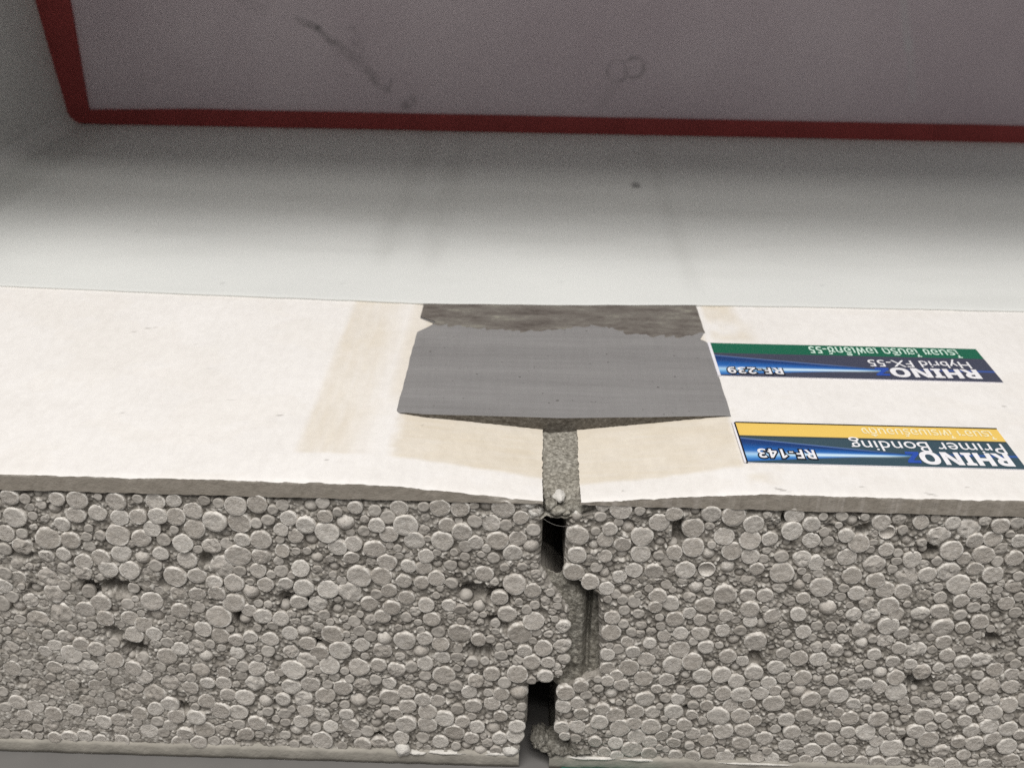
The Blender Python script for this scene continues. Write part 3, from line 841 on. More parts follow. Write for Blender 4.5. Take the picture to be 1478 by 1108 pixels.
def face_board(side, parent):
    x_in = -3.9 if side < 0 else 3.65
    span = (x_in - XMIN) if side < 0 else (XMAX - x_in)
    nx = int(span / 0.42)
    u = np.linspace(0, 1, nx)
    xs = XMIN + span * u if side < 0 else x_in + span * u
    y1 = np.linspace(0, 34, 86)
    y2 = np.linspace(34.5, 96, 110)
    ys = np.concatenate([y1, y2, [140.0, 200.0, BACK]])
    ny = len(ys)
    X, Y = np.meshgrid(xs, ys, indexing='ij')
    # ragged joint edge
    k = np.exp(-np.abs(X - x_in) / 0.6)
    X = X + k * 0.55 * fbm(Y / 1.1, Y * 0, 131, 3)
    Zt = -taper(X) + 0.05 * fbm(X / 8, Y / 8, 133, 3)
    # worn front arris
    wear = 0.22 + 0.75 * np.clip(fbm(xs / 3.0, xs * 0, 135, 4) + 0.1, 0, 1) + 0.45 * np.clip(fbm(xs / 0.9, xs * 0, 136, 3), 0, 1)
    Zt = Zt - wear[:, None] * np.exp(-Y / 0.55) * 0.9
    Y = Y + (0.30 * fbm(xs / 2.0, xs * 0, 137, 4))[:, None] * np.exp(-Y / 1.0)
    V = [np.stack([X, Y, Zt], -1).reshape(-1, 3)]
    st = [stain_mask(X, Y).ravel()]
    sp = [speck_mask(X, Y).ravel()]
    ch = [np.zeros(nx * ny)]
    F = [grid_faces(nx, ny, 0)]
    mi = [np.zeros((nx - 1) * (ny - 1), int)]
    n0 = nx * ny
    # front cut edge
    nf = 9
    tt = np.linspace(0, 1, nf)
    zt = Zt[:, 0]
    zb = np.full(nx, ZB_TOP - 0.05) + 0.35 * fbm(xs / 2.2, xs * 0, 139, 3)
    zb = np.minimum(zb, zt - 0.5)
    Zf = zt[:, None] + (zb - zt)[:, None] * tt[None, :]
    Xf = np.repeat(X[:, 0][:, None], nf, 1)
    Yf = Y[:, 0][:, None] + 0.16 * fbm(Xf / 1.2, Zf / 1.2, 141, 3) * (tt > 0)[None, :]
    V.append(np.stack([Xf, Yf, Zf], -1).reshape(-1, 3))
    chip = np.zeros_like(Xf)
    chip = np.maximum(chip, (1 - sstep(0.0, 0.16, tt))[None, :] * np.clip(3.2 * fbm(Xf / 2.5, Zf, 143, 3) + 0.25, 0, 1))
    if side < 0:
        b = np.exp(-((Xf + 11.0) / 3.2) ** 2) + 0.7 * np.exp(-((Xf + 5.0) / 1.5) ** 2)
        chip = np.maximum(chip, np.clip(b * (0.75 + 1.5 * fbm(Xf / 1.0, Zf / 1.0, 145, 3)), 0, 1) * (1 - sstep(0.55, 0.95, tt))[None, :])
    ch.append(np.clip(chip, 0, 1).ravel())
    st.append(np.zeros(nx * nf))
    sp.append(np.zeros(nx * nf))
    F.append(grid_faces(nx, nf, n0, flip=True))
    mi.append(np.ones((nx - 1) * (nf - 1), int))
    n1 = n0 + nx * nf
    # end face in the joint, underside
    ci = nx - 1 if side < 0 else 0
    ne = 4
    tt = np.linspace(0, 1, ne)
    Ze = Zt[ci][:, None] + (ZB_TOP - 0.05 - Zt[ci])[:, None] * tt[None, :]
    Xe = np.repeat(X[ci][:, None], ne, 1) + 0.25 * fbm(np.repeat(Y[ci][:, None], ne, 1) / 0.9, Ze / 0.9, 147, 2)
    Ye = np.repeat(Y[ci][:, None], ne, 1)
    V.append(np.stack([Xe, Ye, Ze], -1).reshape(-1, 3))
    for lst in (ch, st, sp):
        lst.append(np.zeros(ny * ne))
    F.append(grid_faces(ny, ne, n1, flip=side > 0))
    mi.append(np.ones((ny - 1) * (ne - 1), int))
    n2 = n1 + ny * ne
    xa, xb = xs[0], xs[-1]
    zq = ZB_TOP - 0.05
    V.append(np.array([[xa, 0.3, zq], [xb, 0.3, zq], [xb, BACK, zq], [xa, BACK, zq]]))
    for lst in (ch, st, sp):
        lst.append(np.zeros(4))
    F.append(np.array([[n2, n2 + 3, n2 + 2, n2 + 1]]))
    mi.append(np.ones(1, int))
    me = mesh("face_board", np.concatenate(V) * MM, F, [M_FACE, M_EDGE_L if side < 0 else M_EDGE_R], True, np.concatenate(mi),
              {"stain_tone": np.concatenate(st), "speck": np.concatenate(sp), "chip": np.concatenate(ch)})
    o = link("face_board", me, parent)
    try:
        me.set_sharp_from_angle(angle=math.radians(50))
    except Exception:
        pass
    return o


def lower_board(side, parent):
    x_in = -7.4 if side < 0 else -0.4
    span = (x_in - XMIN) if side < 0 else (XMAX - x_in)
    nx = int(span / 0.5)
    xs = np.linspace(XMIN, x_in, nx) if side < 0 else np.linspace(x_in, XMAX, nx)
    t = [0, 0.25, 0.5, 0.75, 1.0]
    top = ZB_BOT + 0.45 + 0.9 * fbm(xs / 2.2, xs * 0, 151, 4)
    bot = np.full(nx, TABLE_Z + 0.05) + 0.25 * fbm(xs / 4, xs * 0, 153, 3) + 0.15
    rows = []
    rows.append(np.stack([xs, np.full(nx, 2.5), top + 0.2], -1))
    for q in t:
        z = top + (bot - top) * q
        rows.append(np.stack([xs, 0.05 - 0.25 * math.sin(q * 3.1) + 0.35 * fbm(xs / 1.5, z / 1.5, 155, 3), z], -1))
    rows.append(np.stack([xs, np.full(nx, BACK), bot], -1))
    V = np.stack(rows, 1)
    nr = V.shape[1]
    F = [grid_faces(nx, nr, 0, flip=True)]
    ci = (nx - 1 if side < 0 else 0) * nr
    base = nx * nr
    endv = np.array([[V[ci // nr, 1, 0], BACK, top[ci // nr]]])
    F2 = np.array([[ci + 1, ci + 5, ci + 6, base]])
    me = mesh("backing_board", np.concatenate([V.reshape(-1, 3), endv]) * MM, [F[0], F2], M_LOWB, True)
    return link("backing_board", me, parent)


def lump_mesh(name, sx, sy, sz, seed, mat, sub=3, amp=0.35, f=1.6):
    import bmesh
    bm = bmesh.new()
    bmesh.ops.create_icosphere(bm, subdivisions=sub, radius=1.0)
    co = np.array([v.co[:] for v in bm.verts])
    n = fbm(co[:, 0] * f + co[:, 2] * 0.7, co[:, 1] * f - co[:, 2] * f, seed, 4)
    co = co * (1 + amp * 2 * n)[:, None] * np.array([sx, sy, sz])[None, :] * MM
    for v, c in zip(bm.verts, co):
        v.co = c
    for fc in bm.faces:
        fc.smooth = True
    me = bpy.data.meshes.new(name)
    bm.to_mesh(me)
    bm.free()
    me.materials.append(mat)
    return me


panels = {}
for side in (-1, 1):
    root = empty("sandwich_panel", ((-70 if side < 0 else 70) * MM, 0.1, TABLE_Z * MM))
    panels[side] = root
    core = link("core", core_mesh(side), root)
    tab = ZL if side < 0 else ZR
    mine = [b for b in beads if (b[0] < float(np.interp(-b[1], -tab[:, 0], tab[:, 1]))) == (side < 0)] if side < 0 else \
           [b for b in beads if b[0] >= float(np.interp(-b[1], -ZL[:, 0], ZL[:, 1]))]
    mine.sort(key=lambda b: -b[2])
    inv = root.matrix_basis.inverted()
    for b in mine[:300]:
        o = bpy.data.objects.new("bead", random.choice(BEAD_MESH[b[3]]))
        COL.objects.link(o)
        o.parent = core
        o.matrix_basis = bead_matrix(b)
    # the smallest beads, too many to lift out one by one, as one part
    vs, ts, qs, n = [], [], [], 0
    rest = mine[300:] + [b for b in extra if (b[0] < float(np.interp(-b[1], -tab[:, 0], tab[:, 1]))) == (side < 0)]
    for b in rest:
        v, t, q = random.choice(SHAPES[b[3]])
        m = np.array(bead_matrix(b))
        vs.append(v @ m[:3, :3].T + m[:3, 3])
        ts.append(t + n)
        qs.append(q + n)
        n += len(v)
    o = link("small_beads", mesh("small_beads", np.concatenate(vs), [np.concatenate(ts), np.concatenate(qs)], M_BEADM), root)
    o["kind"] = "stuff"
    face_board(side, root)
    lower_board(side, root)

tag(panels[-1], "sandwich panel left of the joint, its tongue pushed into the groove of the other", "wall panel", "two panels butted at a joint")
tag(panels[1], "sandwich panel right of the joint, under the two printed stickers", "wall panel", "two panels butted at a joint")

# broken lump of cement at the foot of the right panel, and paste left on the lower board
R = panels[1]
for (x, y, z, sx, sy, sz, sd) in ((1.0, 3.6, -72.2, 4.6, 3.6, 1.3, 3), (6.4, 2.2, -72.4, 3.4, 2.2, 1.1, 8), (-2.6, 4.4, -71.6, 2.0, 3.0, 1.5, 12)):
    o = link("broken_edge", lump_mesh("broken_edge", sx, sy, sz, sd, M_CHUNK, 5, 0.60, 3.2), R)
    o.matrix_parent_inverse = R.matrix_basis.inverted()
    o.location = (x * MM, y * MM, z * MM)
Lp = panels[-1]
for par, items in ((Lp, ((-9.3, 0.5, -72.6, 2.0, 1.0, 1.3, 5), (-13.0, 0.6, -73.4, 3.4, 0.8, 0.55, 6), (-24.5, 0.5, -73.5, 5.5, 0.8, 0.45, 7), (-34.2, 0.2, -72.8, 1.9, 1.4, 1.7, 9),
                         (-31.0, 0.4, -73.6, 2.0, 1.1, 0.6, 10), (-5.4, 1.3, -6.6, 1.5, 1.2, 1.6, 14), (-6.4, 0.9, -4.6, 1.2, 0.8, 0.8, 15))),
                   (R, ((9.0, 0.4, -73.6, 6.5, 0.9, 0.42, 21), (20.0, 0.4, -73.7, 5.0, 0.8, 0.32, 22), (3.0, 1.4, -6.9, 1.0, 1.0, 1.1, 23), (47.0, 0.4, -73.8, 9.0, 0.8, 0.30, 24)))):
    for (x, y, z, sx, sy, sz, sd) in items:
        o = link("paste_smear", lump_mesh("paste_smear", sx, sy, sz, sd, M_PASTE, 3, 0.4, 2.0), par)
        o.location = (x * MM, y * MM, z * MM)

# ------------------------------------------------------------------ mortar in the joint
JM = empty("joint_mortar", (0, 0.05, -0.01))
tag(JM, "sandy grey mortar filling the narrow joint between the two panels", "mortar")
# strip seen from above between the boards
nx, ny = 36, 330
xs = np.linspace(-4.3, 4.1, nx)
ys = np.linspace(0.4, 92.0, ny)
X, Y = np.meshgrid(xs, ys, indexing='ij')
Zt = -3.55 + 0.7 * fbm(X / 1.0, Y / 1.0, 201, 4) + 0.5 * fbm(X / 4, Y / 4, 203, 2)
drop = (1 - sstep(0.4, 7.0, Y + 2.2 * fbm(X / 1.6, Y / 1.6, 205, 3)))
Zt = Zt - 3.6 * drop ** 1.3 - 0.9 * (1 - sstep(-4.2, -2.9, X + 0.8 * fbm(X / 2, Y / 2, 207, 2))) * (1 - sstep(4, 10, Y))
Vt = np.stack([X, Y, Zt], -1).reshape(-1, 3)
Ff = [grid_faces(nx, ny, 0)]
nfz = 14
tt = np.linspace(0, 1, nfz)
zb = -9.2 + 1.8 * fbm(xs / 2, xs * 0, 209, 2) - 0.25 * xs
Zf = Zt[:, 0][:, None] + (zb - Zt[:, 0])[:, None] * tt[None, :]
Xf = np.repeat(xs[:, None], nfz, 1)
Yf = 0.4 + 0.9 * fbm(Xf / 1.1, Zf / 1.1, 211, 3) * (tt > 0)[None, :] + 5.5 * (tt ** 1.6)[None, :]
Vf = np.stack([Xf, Yf, Zf], -1).reshape(-1, 3)
Ff.append(grid_faces(nx, nfz, nx * ny, flip=True))
link("surface_strip", mesh("surface_strip", np.concatenate([Vt, Vf]) * MM, Ff, M_MORT), JM)
# the fill between tongue and groove
zz = np.linspace(-22.0, -53.2, 150)
nxm = 44
xl = prof(ZL, zz) - 0.8
xr = prof(ZR, zz) + 0.8
U = np.linspace(0, 1, nxm)
X = xl[:, None] + (xr - xl)[:, None] * U[None, :]
Z = np.repeat(zz[:, None], nxm, 1)
D = 1.5 + 0.9 * fbm(X / 2.2, Z / 2.2, 221, 4)
crease = np.interp(-zz, [19, 24, 27, 40, 54], [1.6, 4.6, 7.2, 7.0, 7.1])
wid = np.interp(-zz, [20, 26, 30, 54], [1.9, 1.7, 0.9, 0.8])
D = D + 8.0 * np.exp(-(np.clip(X - crease[:, None], -9, 0.6) / wid[:, None]) ** 2) * np.interp(-zz, [22, 28, 33, 40, 48, 54], [1.0, 0.95, 0.6, 0.5, 0.25, 0.1])[:, None]
D = D + 0.6 * sstep(-25.5, -22.0, Z)
Z = Z + 2.4 * (fbm(X / 1.6, X * 0, 223, 3) - 0.12 * (X + 1.0)) * np.exp(-(zz[0] - Z) / 2.0)
D = D + 6.0 * (1 - sstep(-53.0, -50.5, Z)) * sstep(2, -4, X)
Vm = np.stack([X, D, Z], -1).reshape(-1, 3)
Vb = np.stack([X[:, [0, -1]], np.full((150, 2), BACK - 5), Z[:, [0, -1]]], -1).reshape(-1, 3)
Fm = [grid_faces(150, nxm, 0)]
# close off top and bottom so no light runs through
nmv = 150 * nxm
tb = []
for row in (0, 149):
    idx = row * nxm + np.arange(nxm)
    bk = np.stack([X[row], np.full(nxm, 22.0 if row == 0 else BACK - 5), Z[row] - (45.0 if row == 0 else 0.0)], -1)
    tb.append((idx, bk))
allv = [Vm]
off = nmv
for idx, bk in tb:
    allv.append(bk)
    a = np.arange(nxm - 1)
    Fm.append(np.stack([idx[:-1], idx[1:], off + a + 1, off + a], -1))
    off += nxm
link("groove_fill", mesh("groove_fill", np.concatenate(allv) * MM, Fm, M_MORTD), JM)
# crumbs of mortar hanging at the mouth of the joint
for (x, y, z, sx, sy, sz, sd, mt) in ((-0.5, 4.2, -4.6, 1.3, 2.2, 0.9, 31, M_PASTE), (-0.8, 1.0, -6.0, 1.5, 1.3, 0.9, 33, M_MORT), (0.9, 1.0, -6.5, 0.8, 0.8, 0.55, 34, M_MORT),
                                      (-2.2, 2.0, -5.2, 1.3, 1.6, 1.2, 35, M_MORTD), (2.6, 2.6, -6.4, 2.6, 2.0, 1.5, 36, M_MORTD), (4.8, 2.5, -5.6, 1.8, 1.6, 1.2, 37, M_MORTD), (-3.0, 5.0, -4.6, 0.9, 2.4, 0.8, 38, M_MORTD)):
    o = link("mortar_crumb", lump_mesh("mortar_crumb", sx, sy, sz, sd, mt, 3, 0.45, 2.0), JM)
    o.location = (x * MM, y * MM, z * MM)

# ------------------------------------------------------------------ grey filler over the dipped joint
JF = empty("joint_filler", (0, 0.06, 0))
tag(JF, "smooth grey filler bridging the dip over the joint, cut straight at its front", "filler")


def left_edge(y):
    e = -36.2 + 0.35 * fbm(y / 5, y * 0, 231, 3)
    n = np.interp(y, [69.8, 70.6, 73.2, 75.6, 76.6, 78.2, 78.7], [0, 0.5, 2.6, 4.2, 2.9, 0.6, 0])
    front = 1.3 * np.clip(1 - (y - 27.0) / 2.2, 0, 1) ** 2
    return e + n + front


def right_edge(y):
    e = 37.7 + 0.3 * fbm(y / 5, y * 0, 233, 3)
    n = np.interp(y, [66, 68.2, 69.6, 70.2, 72.8, 73.6, 74.8], [0, -0.4, -1.7, -1.4, -0.4, 0.2, 0])
    return e + n


ny, nx = 190, 150
ys = np.concatenate([np.linspace(27.3, 62, 80), np.linspace(62.3, 98, 110)])
U = np.linspace(0, 1, nx)
xl, xr = left_edge(ys), right_edge(ys)
X = xl[:, None] + (xr - xl)[:, None] * U[None, :]
Y = np.repeat(ys[:, None], nx, 1)
Y = Y + np.exp(-(Y - 27.3) / 2.0) * np.interp(X, [-37, -30, 0, 20, 38], [0.9, 0.0, -0.1, 1.2, 3.0])
edge = np.minimum(X - xl[:, None], xr[:, None] - X)
Zt = 0.03 + 0.16 * sstep(0, 1.6, edge) + 0.12 * fbm(X / 20, Y / 4.5, 235, 3)
V = [np.stack([X, Y, Zt], -1).reshape(-1, 3)]
F = [grid_faces(ny, nx, 0, flip=True)]
mi = [np.zeros((ny - 1) * (nx - 1), int)]
nf = 8
tt = np.linspace(0, 1, nf)
zt = Zt[0]
zb = np.minimum(-taper(X[0]) - 0.15, zt - 0.02)
zb = np.where(np.abs(X[0]) < 3.8, -4.4, zb)
Zf = zt[None, :] + (zb - zt)[None, :] * tt[:, None]
Xf = np.repeat(X[0][None, :], nf, 0)
Yf = Y[0][None, :] + (0.5 * fbm(Xf / 0.9, Zf / 0.9, 237, 3) + 0.25 * tt[:, None]) * (tt > 0)[:, None]
V.append(np.stack([Xf, Yf, Zf], -1).reshape(-1, 3))
F.append(grid_faces(nf, nx, ny * nx))
mi.append(np.ones((nf - 1) * (nx - 1), int))
off = ny * nx + nf * nx
for col in (0, nx - 1):
    bt = np.stack([X[:, col], Y[:, col], np.full(ny, -0.12)], -1)
    V.append(bt)
    a = np.arange(ny - 1)
    t0 = a * nx + col
    t1 = (a + 1) * nx + col
    F.append(np.stack([t0, t1, off + a + 1, off + a], -1))
    mi.append(np.zeros(ny - 1, int))
    off += ny
me = mesh("smooth_layer", np.concatenate(V) * MM, F, [M_FILL, M_FILLE], True, np.concatenate(mi))
try:
    me.set_sharp_from_angle(angle=math.radians(45))
except Exception:
    pass
link("smooth_layer", me, JF)
# darker worn band in front of the finished coat
nyb = 70
U = np.linspace(0, 1, 220)
V01 = np.linspace(0, 1, nyb)
xf = -36.0 + 73.6 * U
fr = 72.0 + 5.0 * fbm(xf / 9.0, xf * 0, 241, 3) + 3.2 * fbm(xf / 1.6, xf * 0, 242, 4) + np.interp(xf, [-36, -20, -5, 8, 22, 34, 38], [3.0, 1.6, 0.0, 2.4, -1.0, -1.0, 1.5])
Y = fr[None, :] + (98 - fr)[None, :] * V01[:, None]
xl, xr = left_edge(Y), right_edge(Y)
X = (xl + 0.12) + (xr - xl - 0.24) * U[None, :]
Zb = 0.20 + 0.10 * sstep(0.0, 0.08, V01)[:, None] + 0.12 * fbm(X / 2.5, Y / 1.6, 243, 4) + 0.05
V = np.stack([X, Y, Zb], -1).reshape(-1, 3)
skirt = np.stack([X[0], Y[0] - 0.1, np.full(220, -0.05)], -1)
a = np.arange(219)
F = [grid_faces(nyb, 220, 0, flip=True), np.stack([a, nyb * 220 + a, nyb * 220 + a + 1, a + 1], -1)]
link("worn_band", mesh("worn_band", np.concatenate([V, skirt]) * MM, F, M_BAND), JF)["label"] = "darker worn band of filler along the coated edge"

# ------------------------------------------------------------------ pale finish coat behind
YB = 270.2
ny, nx = 150, 420
xs = np.concatenate([-199.6 - 7.1 * np.cos(np.linspace(0, math.pi / 2, 20)), np.linspace(-199, 205, nx - 20)])
front = np.interp(xs, [-206, -154, -95.6, -57, -36, 1, 38, 74, 126, 205], [95.5, 92.6, 89.7, 88.1, 87.0, 88.1, 90.2, 91.0, 91.2, 91.5]) + 0.5 * fbm(xs / 7, xs * 0, 251, 4)
t = np.linspace(0, 1, ny) ** 1.15
Y = front[:, None] + (YB + 0.5 - front)[:, None] * t[None, :]
X = np.repeat(xs[:, None], ny, 1)
Zc = 0.58 + 0.2 * fbm(X / 30, Y / 22, 253, 3)
Zc = Zc * (0.80 + 0.20 * sstep(0, 1.2, Y - front[:, None]))
cove = 7.0 * (1 - np.sqrt(np.clip(1 - np.clip((-199.7 - X) / 7.0, 0, 1) ** 2, 0, 1)))
Zc = Zc + cove
st = 0.30 * np.exp(-((X + 51.5 + 2 * fbm(Y / 20, Y * 0, 255, 2)) / 4.5) ** 2) * sstep(100, 140, Y) * (0.7 + 1.4 * fbm(X / 4, Y / 30, 257, 3))
st = st + 0.26 * np.exp(-((X + 37.5) / 5.0) ** 2) * sstep(100, 130, Y) * (0.7 + 1.4 * fbm(X / 4, Y / 30, 259, 3))
st = st + 0.16 * np.exp(-((X - 38.5) / 3.0) ** 2) * sstep(92, 110, Y)
st = st + 0.22 * np.clip(2.0 * fbm(X / 60, Y / 14, 261, 4), 0, 1) + 0.18 * (1 - sstep(-186, -181, X))  # broad blotches, and a coat strip darker along the left side wall
sp = np.zeros_like(X)
for (sx, sy, rr, k) in ((29.7, 197.8, 2.2, 0.62), (-94, 97.5, 0.5, 0.3), (-60, 99.0, 0.4, 0.3), (75, 106, 0.6, 0.2), (-132, 138, 0.8, 0.15), (1, 104, 0.6, 0.3), (137, 116, 0.8, 0.35)):
    sp = np.maximum(sp, k * (1 - sstep(0.4, 1.1, np.sqrt((X - sx) ** 2 + ((Y - sy) / 2.2) ** 2) / rr)))
V = [np.stack([X, Y, Zc], -1).reshape(-1, 3)]
sk = np.stack([xs, front + 0.45, np.full(nx, -0.3)], -1)
V.append(sk)
a = np.arange(nx - 1)
F = [grid_faces(nx, ny, 0), np.stack([a * ny, nx * ny + a, nx * ny + a + 1, (a + 1) * ny], -1)[:, ::-1]]
zero = np.zeros(nx)
me = mesh("finish_coat", np.concatenate(V) * MM, F, M_COAT, True, None,
          {"stain_tone": np.concatenate([np.clip(st, 0, 1).ravel(), zero]), "speck": np.concatenate([sp.ravel(), zero])})
try:
    me.set_sharp_from_angle(angle=math.radians(50))
except Exception:
    pass
tag(link("finish_coat", me), "pale grey-white smooth finish coat covering the rear of both panels", "coating")

# ------------------------------------------------------------------ niche behind: grey board with red edging, side wall, board overhead
BB = empty("back_board", (0, YB * MM, 0))
tag(BB, "dark grey scuffed board with red edging standing behind the panels", "board")
nx, nz = 520, 170
xs = np.linspace(-207, 215, nx)
zs = np.linspace(0.2, 150, nz)
zs = np.concatenate([np.linspace(0.2, 60, 120), np.linspace(61, 150, 50)])
X, Z = np.meshgrid(xs, zs, indexing='ij')


def seg(x, z, x0, z0, x1, z1, w):
    dx, dz = x1 - x0, z1 - z0
    t = np.clip(((x - x0) * dx + (z - z0) * dz) / (dx * dx + dz * dz), 0, 1)
    q = np.hypot(x - x0 - t * dx, z - z0 - t * dz) / w
    return 1 - sstep(0.3, 1.1, q)


nn = 0.5 + 1.3 * fbm(X / 3, Z / 3, 271, 3)
st = 0.6 * seg(X, Z, -105, 44.5, -97, 41.5, 1.9) * nn + 0.65 * seg(X, Z, -97, 41, -91, 35, 1.9) * nn
st = np.maximum(st, 0.42 * seg(X, Z, -91, 36, -74, 22, 2.6) * nn)
st = np.maximum(st, 0.32 * seg(X, Z, -83, 40, -80, 28, 3.2) * nn)
st = np.maximum(st, 0.6 * seg(X, Z, -76, 22, -70, 17, 2.2) * nn)
st = np.maximum(st, 0.35 * seg(X, Z, -68, 21, -69, 17, 0.9))
st = np.maximum(st, 0.6 * seg(X, Z, -62, 11, -59, 13, 3.0) * nn)
for cx0, cz0, rr in ((25.8, 26.3, 4.2), (32.8, 28.0, 4.0)):
    q = np.abs(np.hypot(X - cx0, Z - cz0) - rr)
    st = np.maximum(st, 0.5 * (1 - sstep(0.3, 1.2, q)) * (0.55 + 1.3 * fbm(X / 2, Z / 2, 273, 2)))
st = np.maximum(st, 0.10 * seg(X, Z, 26, 22, 20, 12, 3.0))
st = np.maximum(st, 0.25 * seg(X, Z, -128, 52, -118, 48, 3.0) * nn * 0.8)
wh = 0.42 * seg(X, Z, 136, 62, 143, 38, 2.2) + 0.34 * seg(X, Z, 143, 40, 149, 18, 2.2) * (0.8 + fbm(X / 2, Z / 4, 275, 2))
wh = np.maximum(wh, 0.10 * seg(X, Z, -64, 30, -58, 36, 2.5) * nn)
Yp = YB + 0.4 * fbm(X / 60, Z / 60, 277, 2)
me = mesh("panel", np.stack([X, Yp, Z], -1).reshape(-1, 3) * MM, [grid_faces(nx, len(zs), 0)], M_PANEL, True, None,
          {"stain_tone": np.clip(st, 0, 1).ravel(), "streak": np.clip(wh, 0, 1).ravel()})
link("panel", me, BB)


def ribbon(name, c_in, c_out, y_front, y_back, mat, parent):
    """flat strip between two (x,z) polylines, with thickness"""
    n = len(c_in)
    f0 = np.stack([c_in[:, 0], np.full(n, y_front), c_in[:, 1]], -1)
    f1 = np.stack([c_out[:, 0], np.full(n, y_front), c_out[:, 1]], -1)
    b0 = f0.copy()
    b0[:, 1] = y_back
    b1 = f1.copy()
    b1[:, 1] = y_back
    V = np.concatenate([b0, f0, f1, b1])
    a = np.arange(n - 1)
    F = []
    for k in range(3):
        F.append(np.stack([k * n + a, k * n + a + 1, (k + 1) * n + a + 1, (k + 1) * n + a], -1))
    me = mesh(name, V * MM, F, mat, False)
    return link(name, me, parent)


# bottom edging, ragged at its right end; upright edging with a rounded outer foot
xs = np.linspace(-197.5, 214, 500)
inner = np.stack([xs, 7.6 + 0.35 * fbm(xs / 25, xs * 0, 281, 3) - 0.9 * (xs < -150) * (1 - sstep(-197, -150, xs))], -1)
rag = sstep(115, 125, xs) * (0.9 + 1.7 * fbm(xs / 9, xs * 0, 283, 4))
outer = np.stack([xs, 0.75 + 0.25 * fbm(xs / 14, xs * 0, 285, 3) - rag * 0.6], -1)
ribbon("red_edging", inner, outer, YB - 1.6, YB + 0.2, M_RED, BB)
zs2 = np.linspace(0.9, 150, 160)
fillet = 4.5 * np.clip(1 - (zs2 - 0.9) / 5.5, 0, 1) ** 2
outer = np.stack([-207.6 - (zs2 - 4) * 0.105 + fillet, zs2], -1)
inner = np.stack([-197.2 + 0.4 * fbm(zs2 / 20, zs2 * 0, 287, 2), zs2], -1)
ribbon("red_edging", outer, inner, YB - 1.8, YB + 0.2, M_RED, BB)["label"] = "upright red edging with a rounded foot"

# side wall with a small cove at its foot
zs3 = np.concatenate([np.linspace(0, 14, 20), np.linspace(16, 160, 30)])
yy = np.linspace(-50, YB + 2, 80)  # wall lengthened forward, out of view, to shade the left rear
Yw, Zw = np.meshgrid(yy, zs3, indexing='ij')
Xw = -206.5 - 0.105 * np.maximum(Zw - 7, 0) + 0.4 * fbm(Yw / 30, Zw / 30, 291, 2) * sstep(6, 14, Zw)
o = link("side_wall", mesh("side_wall", np.stack([Xw, Yw, Zw + 0.3], -1).reshape(-1, 3) * MM, [grid_faces(80, len(zs3), 0, flip=True)], M_SIDE))
o["kind"] = "structure"
o = link("overhead_shade_board", box_mesh("overhead_shade_board", -0.26, 0.26, 0.070, YB * MM + 0.01, 0.160, 0.172, M_SIDE, 0.001))  # unseen board added overhead to cast the shade on the rear coat
o["kind"] = "structure"

# ------------------------------------------------------------------ printed stickers


TEXT_BOX = {}


def text_part(parent, body, x0, x1, y0, y1, mat, z, bold=0.0, shear=0.0, name="lettering", fit_of=False, space=1.0):
    """letters fitted into a box in the sticker's own millimetres"""
    cu = bpy.data.curves.new(name, 'FONT')
    cu.body = body
    cu.size = 1.0
    cu.offset = bold
    cu.shear = shear
    cu.resolution_u = 4
    cu.space_character = space
    tmp = bpy.data.objects.new(name, cu)
    COL.objects.link(tmp)
    bpy.context.view_layer.update()
    me = bpy.data.meshes.new_from_object(tmp.evaluated_get(bpy.context.evaluated_depsgraph_get()))
    bpy.data.objects.remove(tmp)
    bpy.data.curves.remove(cu)
    lo, hi = TEXT_BOX.get(body, (None, None))
    n = len(me.vertices)
    co = np.zeros(n * 3, np.float32)
    me.vertices.foreach_get("co", co)
    co = co.reshape(-1, 3)
    if not fit_of or lo is None:
        lo, hi = co.min(0), co.max(0)
        TEXT_BOX[body] = (lo, hi)
    co[:, 0] = (x0 + (co[:, 0] - lo[0]) / (hi[0] - lo[0]) * (x1 - x0)) * MM
    co[:, 1] = (y0 + (co[:, 1] - lo[1]) / (hi[1] - lo[1]) * (y1 - y0)) * MM
    # overlapping strokes each on their own hair's breadth, so that no two faces share a plane
    par = list(range(n))

    def root_of(i):
        while par[i] != i:
            par[i] = par[par[i]]
            i = par[i]
        return i
    for e in me.edges:
        a, b = root_of(e.vertices[0]), root_of(e.vertices[1])
        if a != b:
            par[a] = b
    ids = {}
    lift = np.array([ids.setdefault(root_of(i), len(ids)) for i in range(n)])
    co[:, 2] = (z + 0.0012 * (lift % 9)) * MM
    me.vertices.foreach_set("co", co.ravel())
    me.materials.clear()
    me.materials.append(mat)
    me.update()
    me.name = name
    o = bpy.data.objects.new(name, me)
    COL.objects.link(o)
    o.parent = parent
    return o


